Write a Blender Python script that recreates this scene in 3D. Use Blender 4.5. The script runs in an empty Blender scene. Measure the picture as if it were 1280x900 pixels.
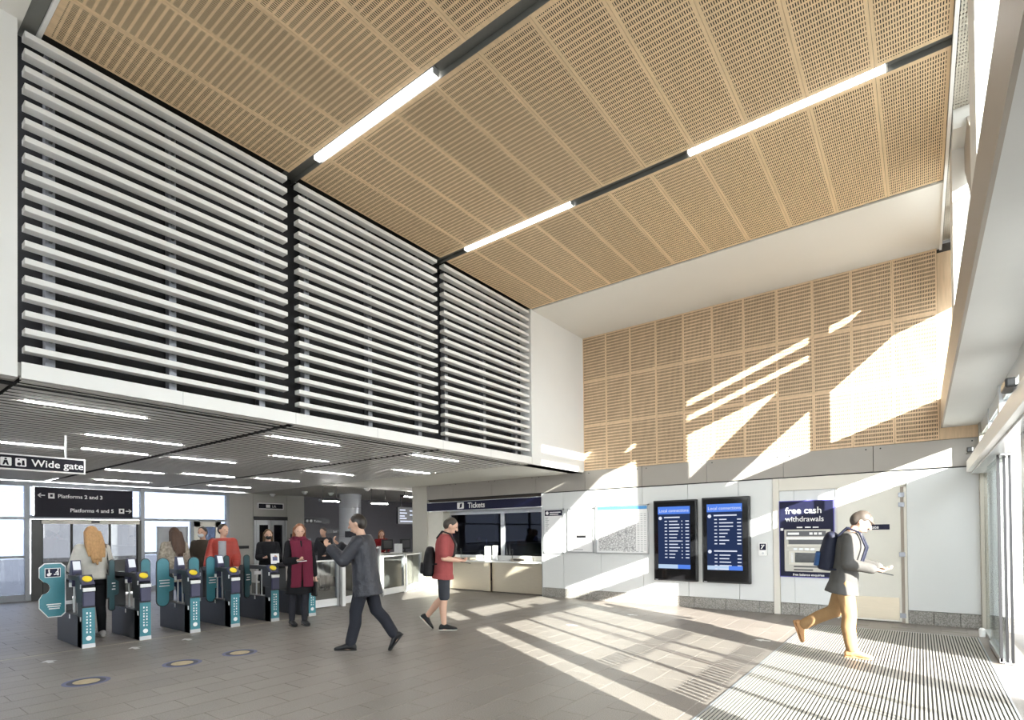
import bpy, bmesh, math, random
from mathutils import Vector, Matrix, Euler
random.seed(7)
sc = bpy.context.scene
COL = sc.collection
PI = math.pi
def R(d): return math.radians(d)

# ------------------------------------------------------------------ camera
CAM_H = 1.5
yaw, pitch, roll = R(37.0508), R(0.5746), R(-0.5535)
F = Vector((-math.sin(yaw), math.cos(yaw), 0)); RR = Vector((math.cos(yaw), math.sin(yaw), 0)); UU = Vector((0, 0, 1))
F2 = F * math.cos(pitch) + UU * math.sin(pitch); U2 = UU * math.cos(pitch) - F * math.sin(pitch)
R2 = RR * math.cos(roll) + U2 * math.sin(roll); U3 = U2 * math.cos(roll) - RR * math.sin(roll)
cd = bpy.data.cameras.new('camera'); cam = bpy.data.objects.new('camera', cd); COL.objects.link(cam)
cd.sensor_width = 36; cd.lens = 676.896 / 1280 * 36
cd.shift_y = (659.8337 - 450) / 1280
cd.clip_start = 0.05; cd.clip_end = 400
m3 = Matrix((R2, U3, -F2)).transposed()
cam.matrix_world = Matrix.Translation((0, 0, CAM_H)) @ m3.to_4x4()
sc.camera = cam

# ------------------------------------------------------------------ sky, sun, exposure
w = bpy.data.worlds.new('sky'); sc.world = w; w.use_nodes = True
bg = w.node_tree.nodes['Background']
bg.inputs[0].default_value = (0.95, 0.97, 1.0, 1); bg.inputs[1].default_value = 11.0
SUN_DIR = Vector((-1, 0.575, -0.362)).normalized()
sl = bpy.data.lights.new('sun', 'SUN'); sun = bpy.data.objects.new('sun', sl); COL.objects.link(sun)
sl.energy = 36.0; sl.angle = R(0.45); sl.color = (1.0, 0.955, 0.87)
sun.rotation_euler = SUN_DIR.to_track_quat('-Z', 'Y').to_euler()
sun.location = (30, -17, 14)
vs = sc.view_settings
vs.view_transform = 'Standard'; vs.look = 'None'; vs.gamma = 1.0; vs.use_curve_mapping = False
vs.exposure = 0.2
cy = sc.cycles
cy.use_denoising = True
cy.max_bounces = 10; cy.diffuse_bounces = 6; cy.glossy_bounces = 4; cy.transmission_bounces = 4
cy.transparent_max_bounces = 24
cy.caustics_reflective = False; cy.caustics_refractive = False
cy.sample_clamp_indirect = 8.0

# ------------------------------------------------------------------ materials
MATS = {}
def _new(name):
    m = bpy.data.materials.new(name); m.use_nodes = True
    nt = m.node_tree; p = nt.nodes['Principled BSDF']
    MATS[name] = m
    return m, nt, p
def mat(name, col, rough=0.5, metal=0.0, var=0.06, scale=6.0, bump=0.0, bscale=60.0, spec=0.5, stretch=None, emit=0.0):
    if name in MATS: return MATS[name]
    m, nt, p = _new(name)
    N = nt.nodes; L = nt.links
    tc = N.new('ShaderNodeTexCoord'); mp = N.new('ShaderNodeMapping')
    L.new(tc.outputs['Object'], mp.inputs[0])
    if stretch: mp.inputs['Scale'].default_value = stretch
    nz = N.new('ShaderNodeTexNoise'); nz.inputs['Scale'].default_value = scale; nz.inputs['Detail'].default_value = 4
    L.new(mp.outputs[0], nz.inputs['Vector'])
    mx = N.new('ShaderNodeMix'); mx.data_type = 'RGBA'
    a = [max(0, c * (1 - var)) for c in col]; b = [min(1, c * (1 + var)) for c in col]
    mx.inputs[6].default_value = (*a, 1); mx.inputs[7].default_value = (*b, 1)
    L.new(nz.outputs['Fac'], mx.inputs[0])
    L.new(mx.outputs[2], p.inputs['Base Color'])
    p.inputs['Roughness'].default_value = rough; p.inputs['Metallic'].default_value = metal
    p.inputs['Specular IOR Level'].default_value = spec
    if emit:
        p.inputs['Emission Color'].default_value = (*col, 1); p.inputs['Emission Strength'].default_value = emit
    if bump:
        nb = N.new('ShaderNodeTexNoise'); nb.inputs['Scale'].default_value = bscale; nb.inputs['Detail'].default_value = 3
        L.new(mp.outputs[0], nb.inputs['Vector'])
        bp = N.new('ShaderNodeBump'); bp.inputs['Strength'].default_value = bump; bp.inputs['Distance'].default_value = 0.01
        L.new(nb.outputs['Fac'], bp.inputs['Height']); L.new(bp.outputs[0], p.inputs['Normal'])
    return m
def emis(name, col, s):
    m = bpy.data.materials.new(name); m.use_nodes = True; nt = m.node_tree
    nt.nodes.remove(nt.nodes['Principled BSDF'])
    e = nt.nodes.new('ShaderNodeEmission'); e.inputs[0].default_value = (*col, 1); e.inputs[1].default_value = s
    nt.links.new(e.outputs[0], nt.nodes['Material Output'].inputs[0]); MATS[name] = m
    return m
def glass(name, tint=(0.93, 0.96, 0.96), refl=0.06):
    m = bpy.data.materials.new(name); m.use_nodes = True; nt = m.node_tree; N = nt.nodes; L = nt.links
    N.remove(N['Principled BSDF'])
    t = N.new('ShaderNodeBsdfTransparent'); t.inputs[0].default_value = (*tint, 1)
    g = N.new('ShaderNodeBsdfGlossy'); g.inputs['Roughness'].default_value = 0.02
    lw = N.new('ShaderNodeLayerWeight'); lw.inputs[0].default_value = 0.12
    ad = N.new('ShaderNodeMath'); ad.operation = 'ADD'; ad.inputs[1].default_value = refl; ad.use_clamp = True
    ml = N.new('ShaderNodeMath'); ml.operation = 'MULTIPLY'; ml.inputs[1].default_value = 0.5
    L.new(lw.outputs['Fresnel'], ml.inputs[0]); L.new(ml.outputs[0], ad.inputs[0])
    mx = N.new('ShaderNodeMixShader'); L.new(ad.outputs[0], mx.inputs[0]); L.new(t.outputs[0], mx.inputs[1]); L.new(g.outputs[0], mx.inputs[2])
    L.new(mx.outputs[0], N['Material Output'].inputs[0]); MATS[name] = m
    return m
def wood_slots(name, col, ax, px, py, wx, wy, hx, hy, slots=True, streak=(1, 1, 1)):
    """birch board; machined slots are open through the board"""
    m, nt, p = _new(name); N = nt.nodes; L = nt.links
    tc = N.new('ShaderNodeTexCoord'); sp = N.new('ShaderNodeSeparateXYZ'); L.new(tc.outputs['Object'], sp.inputs[0])
    oi = N.new('ShaderNodeObjectInfo')
    av = N.new('ShaderNodeVectorMath'); av.operation = 'ADD'
    L.new(tc.outputs['Object'], av.inputs[0])
    sv = N.new('ShaderNodeVectorMath'); sv.operation = 'SCALE'; L.new(oi.outputs['Location'], sv.inputs[0]); sv.inputs['Scale'].default_value = 3.7
    L.new(sv.outputs[0], av.inputs[1])
    mp = N.new('ShaderNodeMapping'); mp.inputs['Scale'].default_value = streak; L.new(av.outputs[0], mp.inputs[0])
    nz = N.new('ShaderNodeTexNoise'); nz.inputs['Scale'].default_value = 5; nz.inputs['Detail'].default_value = 5; L.new(mp.outputs[0], nz.inputs['Vector'])
    mx = N.new('ShaderNodeMix'); mx.data_type = 'RGBA'
    mx.inputs[6].default_value = (*[c * .93 for c in col], 1); mx.inputs[7].default_value = (*[min(1, c * 1.06) for c in col], 1)
    ra = N.new('ShaderNodeMapRange'); ra.inputs[1].default_value = .35; ra.inputs[2].default_value = .65
    L.new(nz.outputs['Fac'], ra.inputs[0]); L.new(ra.outputs[0], mx.inputs[0])
    mr = N.new('ShaderNodeHueSaturation'); L.new(mx.outputs[2], mr.inputs['Color'])
    rv = N.new('ShaderNodeMapRange'); rv.inputs[3].default_value = .93; rv.inputs[4].default_value = 1.07
    L.new(oi.outputs['Random'], rv.inputs[0]); L.new(rv.outputs[0], mr.inputs['Value'])
    L.new(mr.outputs[0], p.inputs['Base Color']); p.inputs['Roughness'].default_value = .55; p.inputs['Specular IOR Level'].default_value = .3
    if not slots: return m
    def M(op, a, b=None):
        n = N.new('ShaderNodeMath'); n.operation = op
        for i, v in enumerate((a, b)):
            if v is None: continue
            if isinstance(v, (int, float)): n.inputs[i].default_value = v
            else: L.new(v, n.inputs[i])
        return n.outputs[0]
    x = sp.outputs[ax[0]]; y = sp.outputs[ax[1]]
    fx = M('LESS_THAN', M('ABSOLUTE', M('SUBTRACT', M('FRACT', M('ADD', M('DIVIDE', x, px), 100.5)), .5)), wx / px / 2)
    fy = M('LESS_THAN', M('ABSOLUTE', M('SUBTRACT', M('FRACT', M('ADD', M('DIVIDE', y, py), 100.5)), .5)), wy / py / 2)
    bx = M('LESS_THAN', M('ABSOLUTE', x), hx); by = M('LESS_THAN', M('ABSOLUTE', y), hy)
    k = M('MULTIPLY', M('MULTIPLY', fx, fy), M('MULTIPLY', bx, by))
    t = N.new('ShaderNodeBsdfTransparent'); ms = N.new('ShaderNodeMixShader')
    L.new(k, ms.inputs[0]); L.new(p.outputs[0], ms.inputs[1]); L.new(t.outputs[0], ms.inputs[2])
    L.new(ms.outputs[0], N['Material Output'].inputs[0])
    return m
def granite(name, c1, c2, scale=90):
    m, nt, p = _new(name); N = nt.nodes; L = nt.links
    tc = N.new('ShaderNodeTexCoord'); oi = N.new('ShaderNodeObjectInfo')
    av = N.new('ShaderNodeVectorMath'); av.operation = 'ADD'; L.new(tc.outputs['Object'], av.inputs[0]); L.new(oi.outputs['Location'], av.inputs[1])
    nz = N.new('ShaderNodeTexNoise'); nz.inputs['Scale'].default_value = scale; nz.inputs['Detail'].default_value = 2; L.new(av.outputs[0], nz.inputs['Vector'])
    n2 = N.new('ShaderNodeTexNoise'); n2.inputs['Scale'].default_value = .9; L.new(av.outputs[0], n2.inputs['Vector'])
    ra = N.new('ShaderNodeMapRange'); ra.inputs[1].default_value = .35; ra.inputs[2].default_value = .65; L.new(nz.outputs['Fac'], ra.inputs[0])
    mx = N.new('ShaderNodeMix'); mx.data_type = 'RGBA'; mx.inputs[6].default_value = (*c1, 1); mx.inputs[7].default_value = (*c2, 1); L.new(ra.outputs[0], mx.inputs[0])
    hs = N.new('ShaderNodeHueSaturation'); L.new(mx.outputs[2], hs.inputs['Color'])
    a = N.new('ShaderNodeMath'); a.operation = 'MULTIPLY_ADD'; a.inputs[1].default_value = .10; a.inputs[2].default_value = .80; L.new(oi.outputs['Random'], a.inputs[0])
    b = N.new('ShaderNodeMath'); b.operation = 'MULTIPLY_ADD'; b.inputs[1].default_value = .30; L.new(n2.outputs['Fac'], b.inputs[0]); L.new(a.outputs[0], b.inputs[2])
    L.new(b.outputs[0], hs.inputs['Value']); L.new(hs.outputs[0], p.inputs['Base Color'])
    p.inputs['Roughness'].default_value = .42; p.inputs['Specular IOR Level'].default_value = .4
    return m

WOODC = (0.75, 0.565, 0.36)
PX, PY = 0.0196, 0.062
CW = 0.57636
M_ceil = {}
for i, ln in enumerate((2.30, 2.435, 2.37)):
    M_ceil[i] = wood_slots('birch_ceiling_%d' % i, WOODC, ('X', 'Y'), PX, PY,   .0086, .041, CW / 2 - .032, ln / 2 - .045, streak=(6, .7, 1))
M_wallwood = wood_slots('birch_wall', (0.68, 0.50, 0.33), ('X', 'Z'), .0196, .0655, .0105, .040, .57 / 2 - .022, .5 - .035, streak=(6, 1, .7))
M_woodplain = wood_slots('birch_plain', (0.68, 0.50, 0.33), ('X', 'Z'), 1, 1, 1, 1, 1, 1, slots=False, streak=(6, 1, .7))
white = mat('white_paint', (0.80, 0.80, 0.79), .6, var=.02, scale=2)
whitemetal = mat('white_powder_coat', (0.82, 0.82, 0.81), .4, var=.02)
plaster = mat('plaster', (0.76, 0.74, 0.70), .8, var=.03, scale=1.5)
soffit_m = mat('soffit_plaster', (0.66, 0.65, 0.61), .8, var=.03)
dark = mat('charcoal_lining', (0.012, 0.012, 0.014), .8, var=.2)
darkmetal = mat('dark_grey_metal', (0.085, 0.085, 0.083), .4, .3, var=.1)
steelbr = mat('galvanised_steel', (0.30, 0.31, 0.34), .45, .7, var=.15)
felt = mat('black_acoustic_felt', (0.03, 0.026, 0.022), .95, var=.2)
feltw = mat('wall_acoustic_felt', (0.06, 0.05, 0.042), .95, var=.2)
bandm = mat('stone_grey_cladding', (0.34, 0.315, 0.285), .5, var=.05, scale=3)
panelw = mat('white_cladding', (0.67, 0.685, 0.68), .35, var=.015, scale=2)
beige = mat('beige_paint', (0.68, 0.65, 0.58), .45, var=.03)
doorm = mat('door_laminate', (0.70, 0.68, 0.61), .4, var=.03)
tilem = granite('floor_granite', (0.165, 0.146, 0.130), (0.245, 0.220, 0.198), 110)
grout = mat('grout', (0.26, 0.24, 0.22), .9, var=.1)
plinthm = granite('plinth_granite', (0.16, 0.15, 0.135), (0.38, 0.36, 0.33), 70)
pave = mat('exterior_paving', (0.22, 0.215, 0.21), .8, var=.08)
alu = mat('aluminium', (0.55, 0.56, 0.57), .35, .6, var=.05)
alug = mat('grey_aluminium_frame', (0.33, 0.35, 0.38), .4, .4, var=.05)
steel = mat('brushed_steel', (0.56, 0.49, 0.38), .35, .6, var=.08, stretch=(1, 1, 12))
brownm = mat('taupe_metal', (0.36, 0.31, 0.26), .5, var=.04)
navy = mat('navy_sign', (0.008, 0.009, 0.034), .55, var=.05, spec=.25)
signdark = mat('dark_sign', (0.010, 0.009, 0.017), .55, var=.08, spec=.25)
signwhite = mat('sign_white', (0.85, 0.85, 0.85), .5, var=.01)
black = mat('black_plastic', (0.012, 0.012, 0.013), .35, var=.1)
blackgl = mat('black_glass', (0.008, 0.008, 0.009), .08, var=.05)
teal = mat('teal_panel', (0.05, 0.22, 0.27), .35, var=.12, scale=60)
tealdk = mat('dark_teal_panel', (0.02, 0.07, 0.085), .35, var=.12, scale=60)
gatem = mat('gate_charcoal', (0.03, 0.031, 0.034), .4, .2, var=.1)
gatev = mat('gate_violet_grey', (0.05, 0.05, 0.10), .4, var=.1)
yellow = mat('yellow_reader', (0.80, 0.62, 0.02), .4, var=.05)
lampw = emis('lamp_diffuser', (1.0, 0.98, 0.94), 16.0)
lampl = emis('soffit_lamp', (1.0, 0.98, 0.95), 95.0)
screenb = emis('screen_blue', (0.03, 0.05, 0.13), 0.7)
screenh = emis('screen_header', (0.09, 0.22, 0.75), 1.0)
screent = emis('screen_text', (0.75, 0.8, 0.95), 0.9)
screenw = emis('reader_screen', (0.85, 0.9, 0.95), 0.9)
G = glass('clear_glass')
GB = glass('platform_glass', (0.300, 0.322, 0.365), .03)
GD = glass('dark_glass', (0.26, 0.28, 0.40), .03)
GG = glass('low_glass', (0.80, 0.82, 0.82), .05)

# ------------------------------------------------------------------ mesh helpers
ORG = {}
class MB:
    def __init__(s): s.v = []; s.f = []
    def box(s, x0, x1, y0, y1, z0, z1):
        n = len(s.v)
        s.v += [(x, y, z) for z in (z0, z1) for y in (y0, y1) for x in (x0, x1)]
        s.f += [tuple(n + i for i in q) for q in ((0, 2, 3, 1), (4, 5, 7, 6), (0, 1, 5, 4), (2, 6, 7, 3), (0, 4, 6, 2), (1, 3, 7, 5))]
        return s
    def prism(s, pts, axis, a, b):
        """polygon pts (2D) extruded along axis from a to b; 2D order: x->(y,z), y->(x,z), z->(x,y)"""
        n = len(s.v); k = len(pts)
        for t in (a, b):
            for p in pts:
                s.v.append({'x': (t, p[0], p[1]), 'y': (p[0], t, p[1]), 'z': (p[0], p[1], t)}[axis])
        s.f.append(tuple(range(n, n + k))[::-1]); s.f.append(tuple(range(n + k, n + 2 * k)))
        for i in range(k): s.f.append((n + i, n + (i + 1) % k, n + k + (i + 1) % k, n + k + i))
        return s
    def tube(s, p0, p1, r0, r1=None, n=12):
        r1 = r0 if r1 is None else r1
        p0 = Vector(p0); p1 = Vector(p1); d = (p1 - p0).normalized(); a = d.orthogonal().normalized(); b = d.cross(a)
        k = len(s.v)
        for p, r in ((p0, r0), (p1, r1)):
            for i in range(n):
                t = 2 * PI * i / n; s.v.append(tuple(p + a * r * math.cos(t) + b * r * math.sin(t)))
        s.f.append(tuple(range(k, k + n))[::-1]); s.f.append(tuple(range(k + n, k + 2 * n)))
        for i in range(n): s.f.append((k + i, k + (i + 1) % n, k + n + (i + 1) % n, k + n + i))
        return s
    def build(s, name, m, parent=None, smooth=False, bevel=0.0, local=False):
        me = bpy.data.meshes.new(name)
        o0 = Vector(ORG.get(parent.name, (0, 0, 0))) if (parent and not local) else Vector((0, 0, 0))
        me.from_pydata([tuple(Vector(p) - o0) for p in s.v], [], s.f)
        bm = bmesh.new(); bm.from_mesh(me); bmesh.ops.recalc_face_normals(bm, faces=bm.faces)
        if bevel: bmesh.ops.bevel(bm, geom=bm.edges[:], offset=bevel, segments=2, affect='EDGES', profile=.5)
        bm.to_mesh(me); bm.free()
        if smooth:
            for p in me.polygons: p.use_smooth = True
        me.materials.append(m)
        o = bpy.data.objects.new(name, me); COL.objects.link(o)
        if parent: o.parent = parent
        ORG[o.name] = tuple(o0)
        return o
def box(name, m, x0, x1, y0, y1, z0, z1, parent=None, bevel=0.0):
    return MB().box(x0, x1, y0, y1, z0, z1).build(name, m, parent, bevel=bevel)
def link(o, parent=None):
    COL.objects.link(o)
    if parent: o.parent = parent
    return o
def tag(o, label, cat, group=None, kind=None):
    o['label'] = label; o['category'] = cat
    if group: o['group'] = group
    if kind: o['kind'] = kind
    return o
def struct(o, label=None, cat=None):
    o['kind'] = 'structure'
    if label: o['label'] = label
    if cat: o['category'] = cat
    return o
def thing(name, label, cat, loc=(0, 0, 0), group=None):
    o = bpy.data.objects.new(name, None); COL.objects.link(o); o.location = loc; o.empty_display_size = .1
    ORG[o.name] = tuple(loc)
    return tag(o, label, cat, group)
def inst(mesh, name, loc, parent=None):
    """a piece sharing its mesh; loc in world, parent's origin taken off"""
    o = bpy.data.objects.new(name, mesh); COL.objects.link(o)
    o0 = ORG.get(parent.name, (0, 0, 0)) if parent else (0, 0, 0)
    o.location = Vector(loc) - Vector(o0)
    if parent: o.parent = parent
    return o
def bmesh_box(name, m, sx, sy, sz, bevel=0.0, back=None):
    """centred box mesh for sharing"""
    bm = bmesh.new(); bmesh.ops.create_cube(bm, size=1)
    for v in bm.verts: v.co = Vector((v.co.x * sx, v.co.y * sy, v.co.z * sz))
    if bevel: bmesh.ops.bevel(bm, geom=bm.edges[:], offset=bevel, segments=1, affect='EDGES')
    bm.normal_update()
    if back:
        for f in bm.faces:
            if f.normal.dot(Vector(back[0])) > .9: f.material_index = 1
    me = bpy.data.meshes.new(name); bm.to_mesh(me); bm.free(); me.materials.append(m)
    if back: me.materials.append(back[1])
    return me
def disc(c, r, axis, h, n=20):
    """short cylinder points for MB.prism"""
    return [(c[0] + r * math.cos(2 * PI * i / n), c[1] + r * math.sin(2 * PI * i / n)) for i in range(n)]
def rrect(x0, x1, y0, y1, r, n=5):
    pts = []
    for cx, cy, a in ((x1 - r, y1 - r, 0), (x0 + r, y1 - r, 90), (x0 + r, y0 + r, 180), (x1 - r, y0 + r, 270)):
        for i in range(n + 1):
            t = R(a + 90 * i / n); pts.append((cx + r * math.cos(t), cy + r * math.sin(t)))
    return pts
def text(name, body, size, pos, face, m, parent, align='LEFT', bold=0.0, sx=1.0, rot=0.0):
    """lettering mesh; face '-y' or '+x' = the direction it is read from"""
    cu = bpy.data.curves.new('t', 'FONT'); cu.body = body; cu.size = size; cu.extrude = .0008; cu.align_x = align; cu.offset = bold
    cu.resolution_u = 3
    o = bpy.data.objects.new('t', cu); COL.objects.link(o)
    dg = bpy.context.evaluated_depsgraph_get(); me = bpy.data.meshes.new_from_object(o.evaluated_get(dg))
    bpy.data.objects.remove(o); bpy.data.curves.remove(cu)
    e = Euler((PI / 2, 0, 0)) if face == '-y' else (Euler((PI / 2, 0, PI / 2)) if face == '+x' else Euler((0, 0, 0)))
    M = Matrix.Translation(Vector(pos) - Vector(ORG.get(parent.name, (0, 0, 0)))) @ e.to_matrix().to_4x4() @ Matrix.Rotation(rot, 4, 'Z') @ Matrix.Diagonal((sx, 1, 1, 1))
    me.transform(M); me.name = name; me.materials.clear(); me.materials.append(m)
    t = bpy.data.objects.new(name, me); COL.objects.link(t); t.parent = parent; ORG[t.name] = ORG.get(parent.name, (0, 0, 0))
    return t

XL, Y0 = -6.055, 10.722
XG = 0.75            # glazed street front
XP = -17.0           # platform side wall
ZC = 5.897           # hall ceiling
ZL = 2.85            # low ceiling over the gates
YA, YF = 1.16, 8.66

# ================================================================== STRUCTURE
# ---- floor
floor = struct(box('floor', grout, XP - .3, XG + .25, -6, 16, -.25, -.003), 'grey granite paved station floor', 'floor')
TW, TL = .3, .6
tile_me = bmesh_box('tile', tilem, TW - .006, TL - .006, .018, .0015)
cells = []
MATX0, MATX1, MATY0, MATY1 = -1.47, .61, 4.05, 9.80
ix0, ix1 = int((XP) / TW) - 1, int(XG / TW) + 2
for ix in range(ix0, ix1):
    for iy in range(-9, 27):
        x = ix * TW + .07; y = iy * TL + (TL / 2 if ix % 2 else 0)
        if x - TW / 2 < XP or x + TW / 2 > XG + .25: continue
        if x + TW / 2 > MATX0 and x - TW / 2 < MATX1 and y + TL / 2 > MATY0 and y - TL / 2 < MATY1: continue
        d = Vector((x, y, -1.5)); zf = d.dot(F2)
        vis = 0
        if zf > 1.0:
            u = 640 + 676.9 * d.dot(R2) / zf; v = 659.8 - 676.9 * d.dot(U3) / zf
            if -60 < u < 1340 and v < 960: vis = 1
        cells.append((-(1 / zf) if vis else 1, x, y))
cells.sort()
rest = MB()
for i, (k, x, y) in enumerate(cells):
    if i < 300: inst(tile_me, 'floor_tile', (x, y, -.009), floor)
    else: rest.box(x - TW / 2 + .003, x + TW / 2 - .003, y - TL / 2 + .003, y + TL / 2 - .003, -.018, 0)
# tiles clipped by the mat: fill the leftover strips around it
fr = MB()
ft = rest.build('floor_tile', tilem, floor); ft['kind'] = 'stuff'
# strip of paving around the mat where whole tiles did not fit
edge = MB()
edge.box(MATX0 - .30, MATX0 - .004, MATY0 - .30, MATY1 + .3, -.02, -.002).box(MATX1 + .004, XG + .2, MATY0 - .3, Y0, -.02, -.002).box(MATX0 - .3, XG + .2, MATY1 + .004, MATY1 + .32, -.02, -.0021).box(MATX0 - .3, XG + .2, MATY0 - .3, MATY0 - .004, -.02, -.0021)
edge.build('border_paving', tilem, floor)

# ---- hall ceiling: birch boards, channels, white margins
ceil = struct(box('ceiling', felt, XL - .2, .29, YA - .05, 8.73, ZC + .07, ZC + .12), 'slotted birch board ceiling of the tall hall', 'ceiling')
rows = ((1.30, 3.60), (3.752, 6.187), (6.327, 8.697))
for r_, (a, b) in enumerate(rows):
    me = bmesh_box('ceiling_board', M_ceil[r_], CW - .003, b - a, .018, .001, ((0, 0, 1), felt))
    for k in range(11):
        inst(me, 'ceiling_board', (XL + CW * (k + .5), (a + b) / 2, ZC + .009), ceil)
mb = MB()
for a, b in ((3.60, 3.752), (6.187, 6.327)):
    mb.box(XL - .2, .285, a + .004, a + .008, ZC, ZC + .07).box(XL - .2, .285, b - .008, b - .004, ZC, ZC + .07).box(XL - .2, .285, a, b, ZC + .06, ZC + .068)
mb.box(XL - .2, .285, 1.16, 1.262, ZC + .01, ZC + .068).box(XL - .2, .285, 8.70, 8.725, ZC + .004, ZC + .06)
mb.build('channel_lining', mat('channel_grey', (.17, .17, .16), .5, var=.05), ceil)
box('edge_trim', whitemetal, XL - .1, .285, 1.266, 1.296, ZC - .012, ZC + .02, ceil)
box('edge_trim', whitemetal, .288, .318, YA, Y0, ZC - .06, ZC + .05, ceil)
for i in range(9):
    box('clip', alu, -5.6 + i * .72, -5.54 + i * .72, 8.695, 8.73, ZC - .008, ZC + .012, ceil)
# white margins
struct(box('ceiling_margin', plaster, XL - .2, .29, 8.727, Y0 + .2, 5.88, 6.02), 'plain white plaster ceiling strip above the wood clad wall', 'ceiling')
struct(box('ceiling_rear', plaster, XL - .2, XG + .2, -6, 1.158, ZC, 6.02), 'plain white plaster ceiling near the entrance', 'ceiling')
struct(box('roof', pave, XL - .4, .60, -6, Y0 + .5, 6.03, 6.3), 'flat roof slab over the hall', 'roof')

# ---- left wall (louvre side)
wl = struct(box('wall_left', white, XL - .12, XL + .015, -6, 1.125, ZL + .005, ZC + .05), 'white upper wall beside the louvre screens', 'wall')
wlb = struct(box('wall_left_lining', dark, XL - .34, XL - .26, 1.0, 8.75, ZL, 6.0), 'black lining behind the white louvres', 'wall')
struct(box('wall_left_return', white, XL - .3, XL + .012, 8.68, Y0 + .02, ZL, 5.9), 'plain white wall end beyond the louvres', 'wall')
fa = struct(box('fascia', whitemetal, XL - .05, XL + .02, YA - .01, YF, ZL, 2.988), 'white band under the louvre screens', 'trim')
for y in (2.4, 3.66, 4.9, 6.2, 7.4): box('joint', alu, XL + .0195, XL + .0208, y, y + .006, ZL + .002, 2.986, fa)
bays = ((1.175, 3.5786), (3.7228, 6.12), (6.2715, 8.632))
zt, pz = 5.843, .1502
lab = ('white horizontal louvre screen next to the white upper wall', 'white horizontal louvre screen between the two other screens', 'white horizontal louvre screen next to the plain white wall end')
for bi, (a, b) in enumerate(bays):
    t = thing('louvre_screen', lab[bi], 'louvre screen', (XL - .1, (a + b) / 2, 2.988), 'louvre screens above the ticket gates')
    me = bmesh_box('slat', whitemetal, .105, b - a, .05, .003)
    for k in range(19):
        inst(me, 'slat', (XL - .0525, (a + b) / 2, zt - .025 - k * pz), t)
    for fr_ in (.085, .5, .9):
        y = a + (b - a) * fr_
        box('post', steelbr, XL - .25, XL - .16, y - .035, y + .035, 2.99, 5.85, t)
        for k in range(19):
            z = zt - .05 - k * pz
            me2 = None
        mbk = MB()
        for k in range(19):
            z = zt - .025 - k * pz; mbk.box(XL - .17, XL - .10, y - .012, y + .012, z - .018, z + .018)
        mbk.build('bracket', darkmetal, t)['kind'] = 'stuff'

# ---- low ceiling over the gates
lc = struct(box('ceiling_low', mat('plenum_shade', (0.02, 0.02, 0.021), .8), XP - .2, XL - .36, -6, 16, 2.985, 3.1), 'grey slatted low ceiling over the ticket gates', 'ceiling')  # plenum colour blackened to deepen the shade between slats
sm = mat('slat_grey', (0.74, 0.73, 0.72), .45, var=.03)
for a, b in ((1.17, 3.60), (3.70, 6.17), (6.27, 8.62)):
    me = bmesh_box('ceiling_slat', sm, .078, b - a, .006)
    n = 0; x = XL - .12
    while x > XP + .1 and n < 71:
        inst(me, 'ceiling_slat', (x, (a + b) / 2, ZL + .003), lc); x -= .1535; n += 1
mbx = MB()
for y in (3.65, 6.22): mbx.box(XP, XL - .1, y - .03, y + .03, 2.93, 2.985)
mbx.build('gap_lining', dark, lc)
for a, b in ((1.17, 3.60), (3.70, 6.17), (6.27, 8.62)): box('gap_shade_sheet', dark, XP, XL - .07, a + .01, b - .01, ZL + .03, ZL + .034, lc)  # black sheets put in for the shade between the slats
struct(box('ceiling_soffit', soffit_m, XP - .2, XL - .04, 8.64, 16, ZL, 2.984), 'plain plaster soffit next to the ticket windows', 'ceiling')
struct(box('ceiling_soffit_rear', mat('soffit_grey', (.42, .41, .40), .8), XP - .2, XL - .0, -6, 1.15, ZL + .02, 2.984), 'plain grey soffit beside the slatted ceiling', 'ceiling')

# ---- back wall (tickets side)
wb = struct(MB().box(XL - .2, .74, Y0 + .06, Y0 + .3, 2.45, 5.95).box(-7.2, XG + .2, Y0 + .05, Y0 + .3, 0, 2.46).box(-11.06, XL, Y0 + .05, Y0 + .3, 2.36, 2.9).build('wall_back', feltw), 'back wall with slotted birch panels above white cladding', 'wall')
me = bmesh_box('wood_panel', M_wallwood, .5727 - .003, .018, .9947, .001, ((0, 1, 0), feltw))
for r_ in range(3):
    for k in range(11):
        inst(me, 'wood_panel', (-6.045 + .5727 * (k + .5), Y0 + .009, 2.888 + .9975 * (r_ + .5)), wb)
box('wood_strip', M_woodplain, .256, .735, Y0, Y0 + .018, 2.888, 3.09, wb)
box('wood_strip', M_woodplain, .256, .43, Y0, Y0 + .018, 3.09, 5.80, wb)
bx = [-11.06, -10.06, -8.71, -7.36, -6.01, -4.655, -3.31, -1.958, -.61, .735]
for a, b in zip(bx[:-1], bx[1:]):
    o = box('band_panel', bandm, a + .004, b - .004, Y0 - .022, Y0 + .05, 2.458, 2.882, wb, bevel=.002)
    for x in (a + .1, b - .1):
        MB().tube((x, Y0 - .024, 2.83), (x, Y0 - .02, 2.83), .012, n=8).build('screw', black, o)
box('shadow_gap', dark, -11.06, .735, Y0 + .0, Y0 + .04, 2.44, 2.46, wb)
wp = [-7.195, -6.601, -5.633, -4.653, -3.698, -2.737, -2.142]
for a, b in zip(wp[:-1], wp[1:]):
    box('white_panel', panelw, a + .004, b - .004, Y0 - .006, Y0 + .05, .212, 2.438, wb, bevel=.002)
box('white_panel', panelw, -.175, .71, Y0 - .006, Y0 + .05, .212, 2.438, wb, bevel=.002)
box('white_panel', panelw, -2.03, -1.80, Y0 - .004, Y0 + .05, .212, 2.21, wb)
box('white_panel', panelw, -1.796, -1.15, Y0 - .004, Y0 + .05, .212, 2.21, wb)
box('post', beige, -2.138, -2.036, Y0 - .03, Y0 + .05, 0, 2.438, wb)
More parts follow.
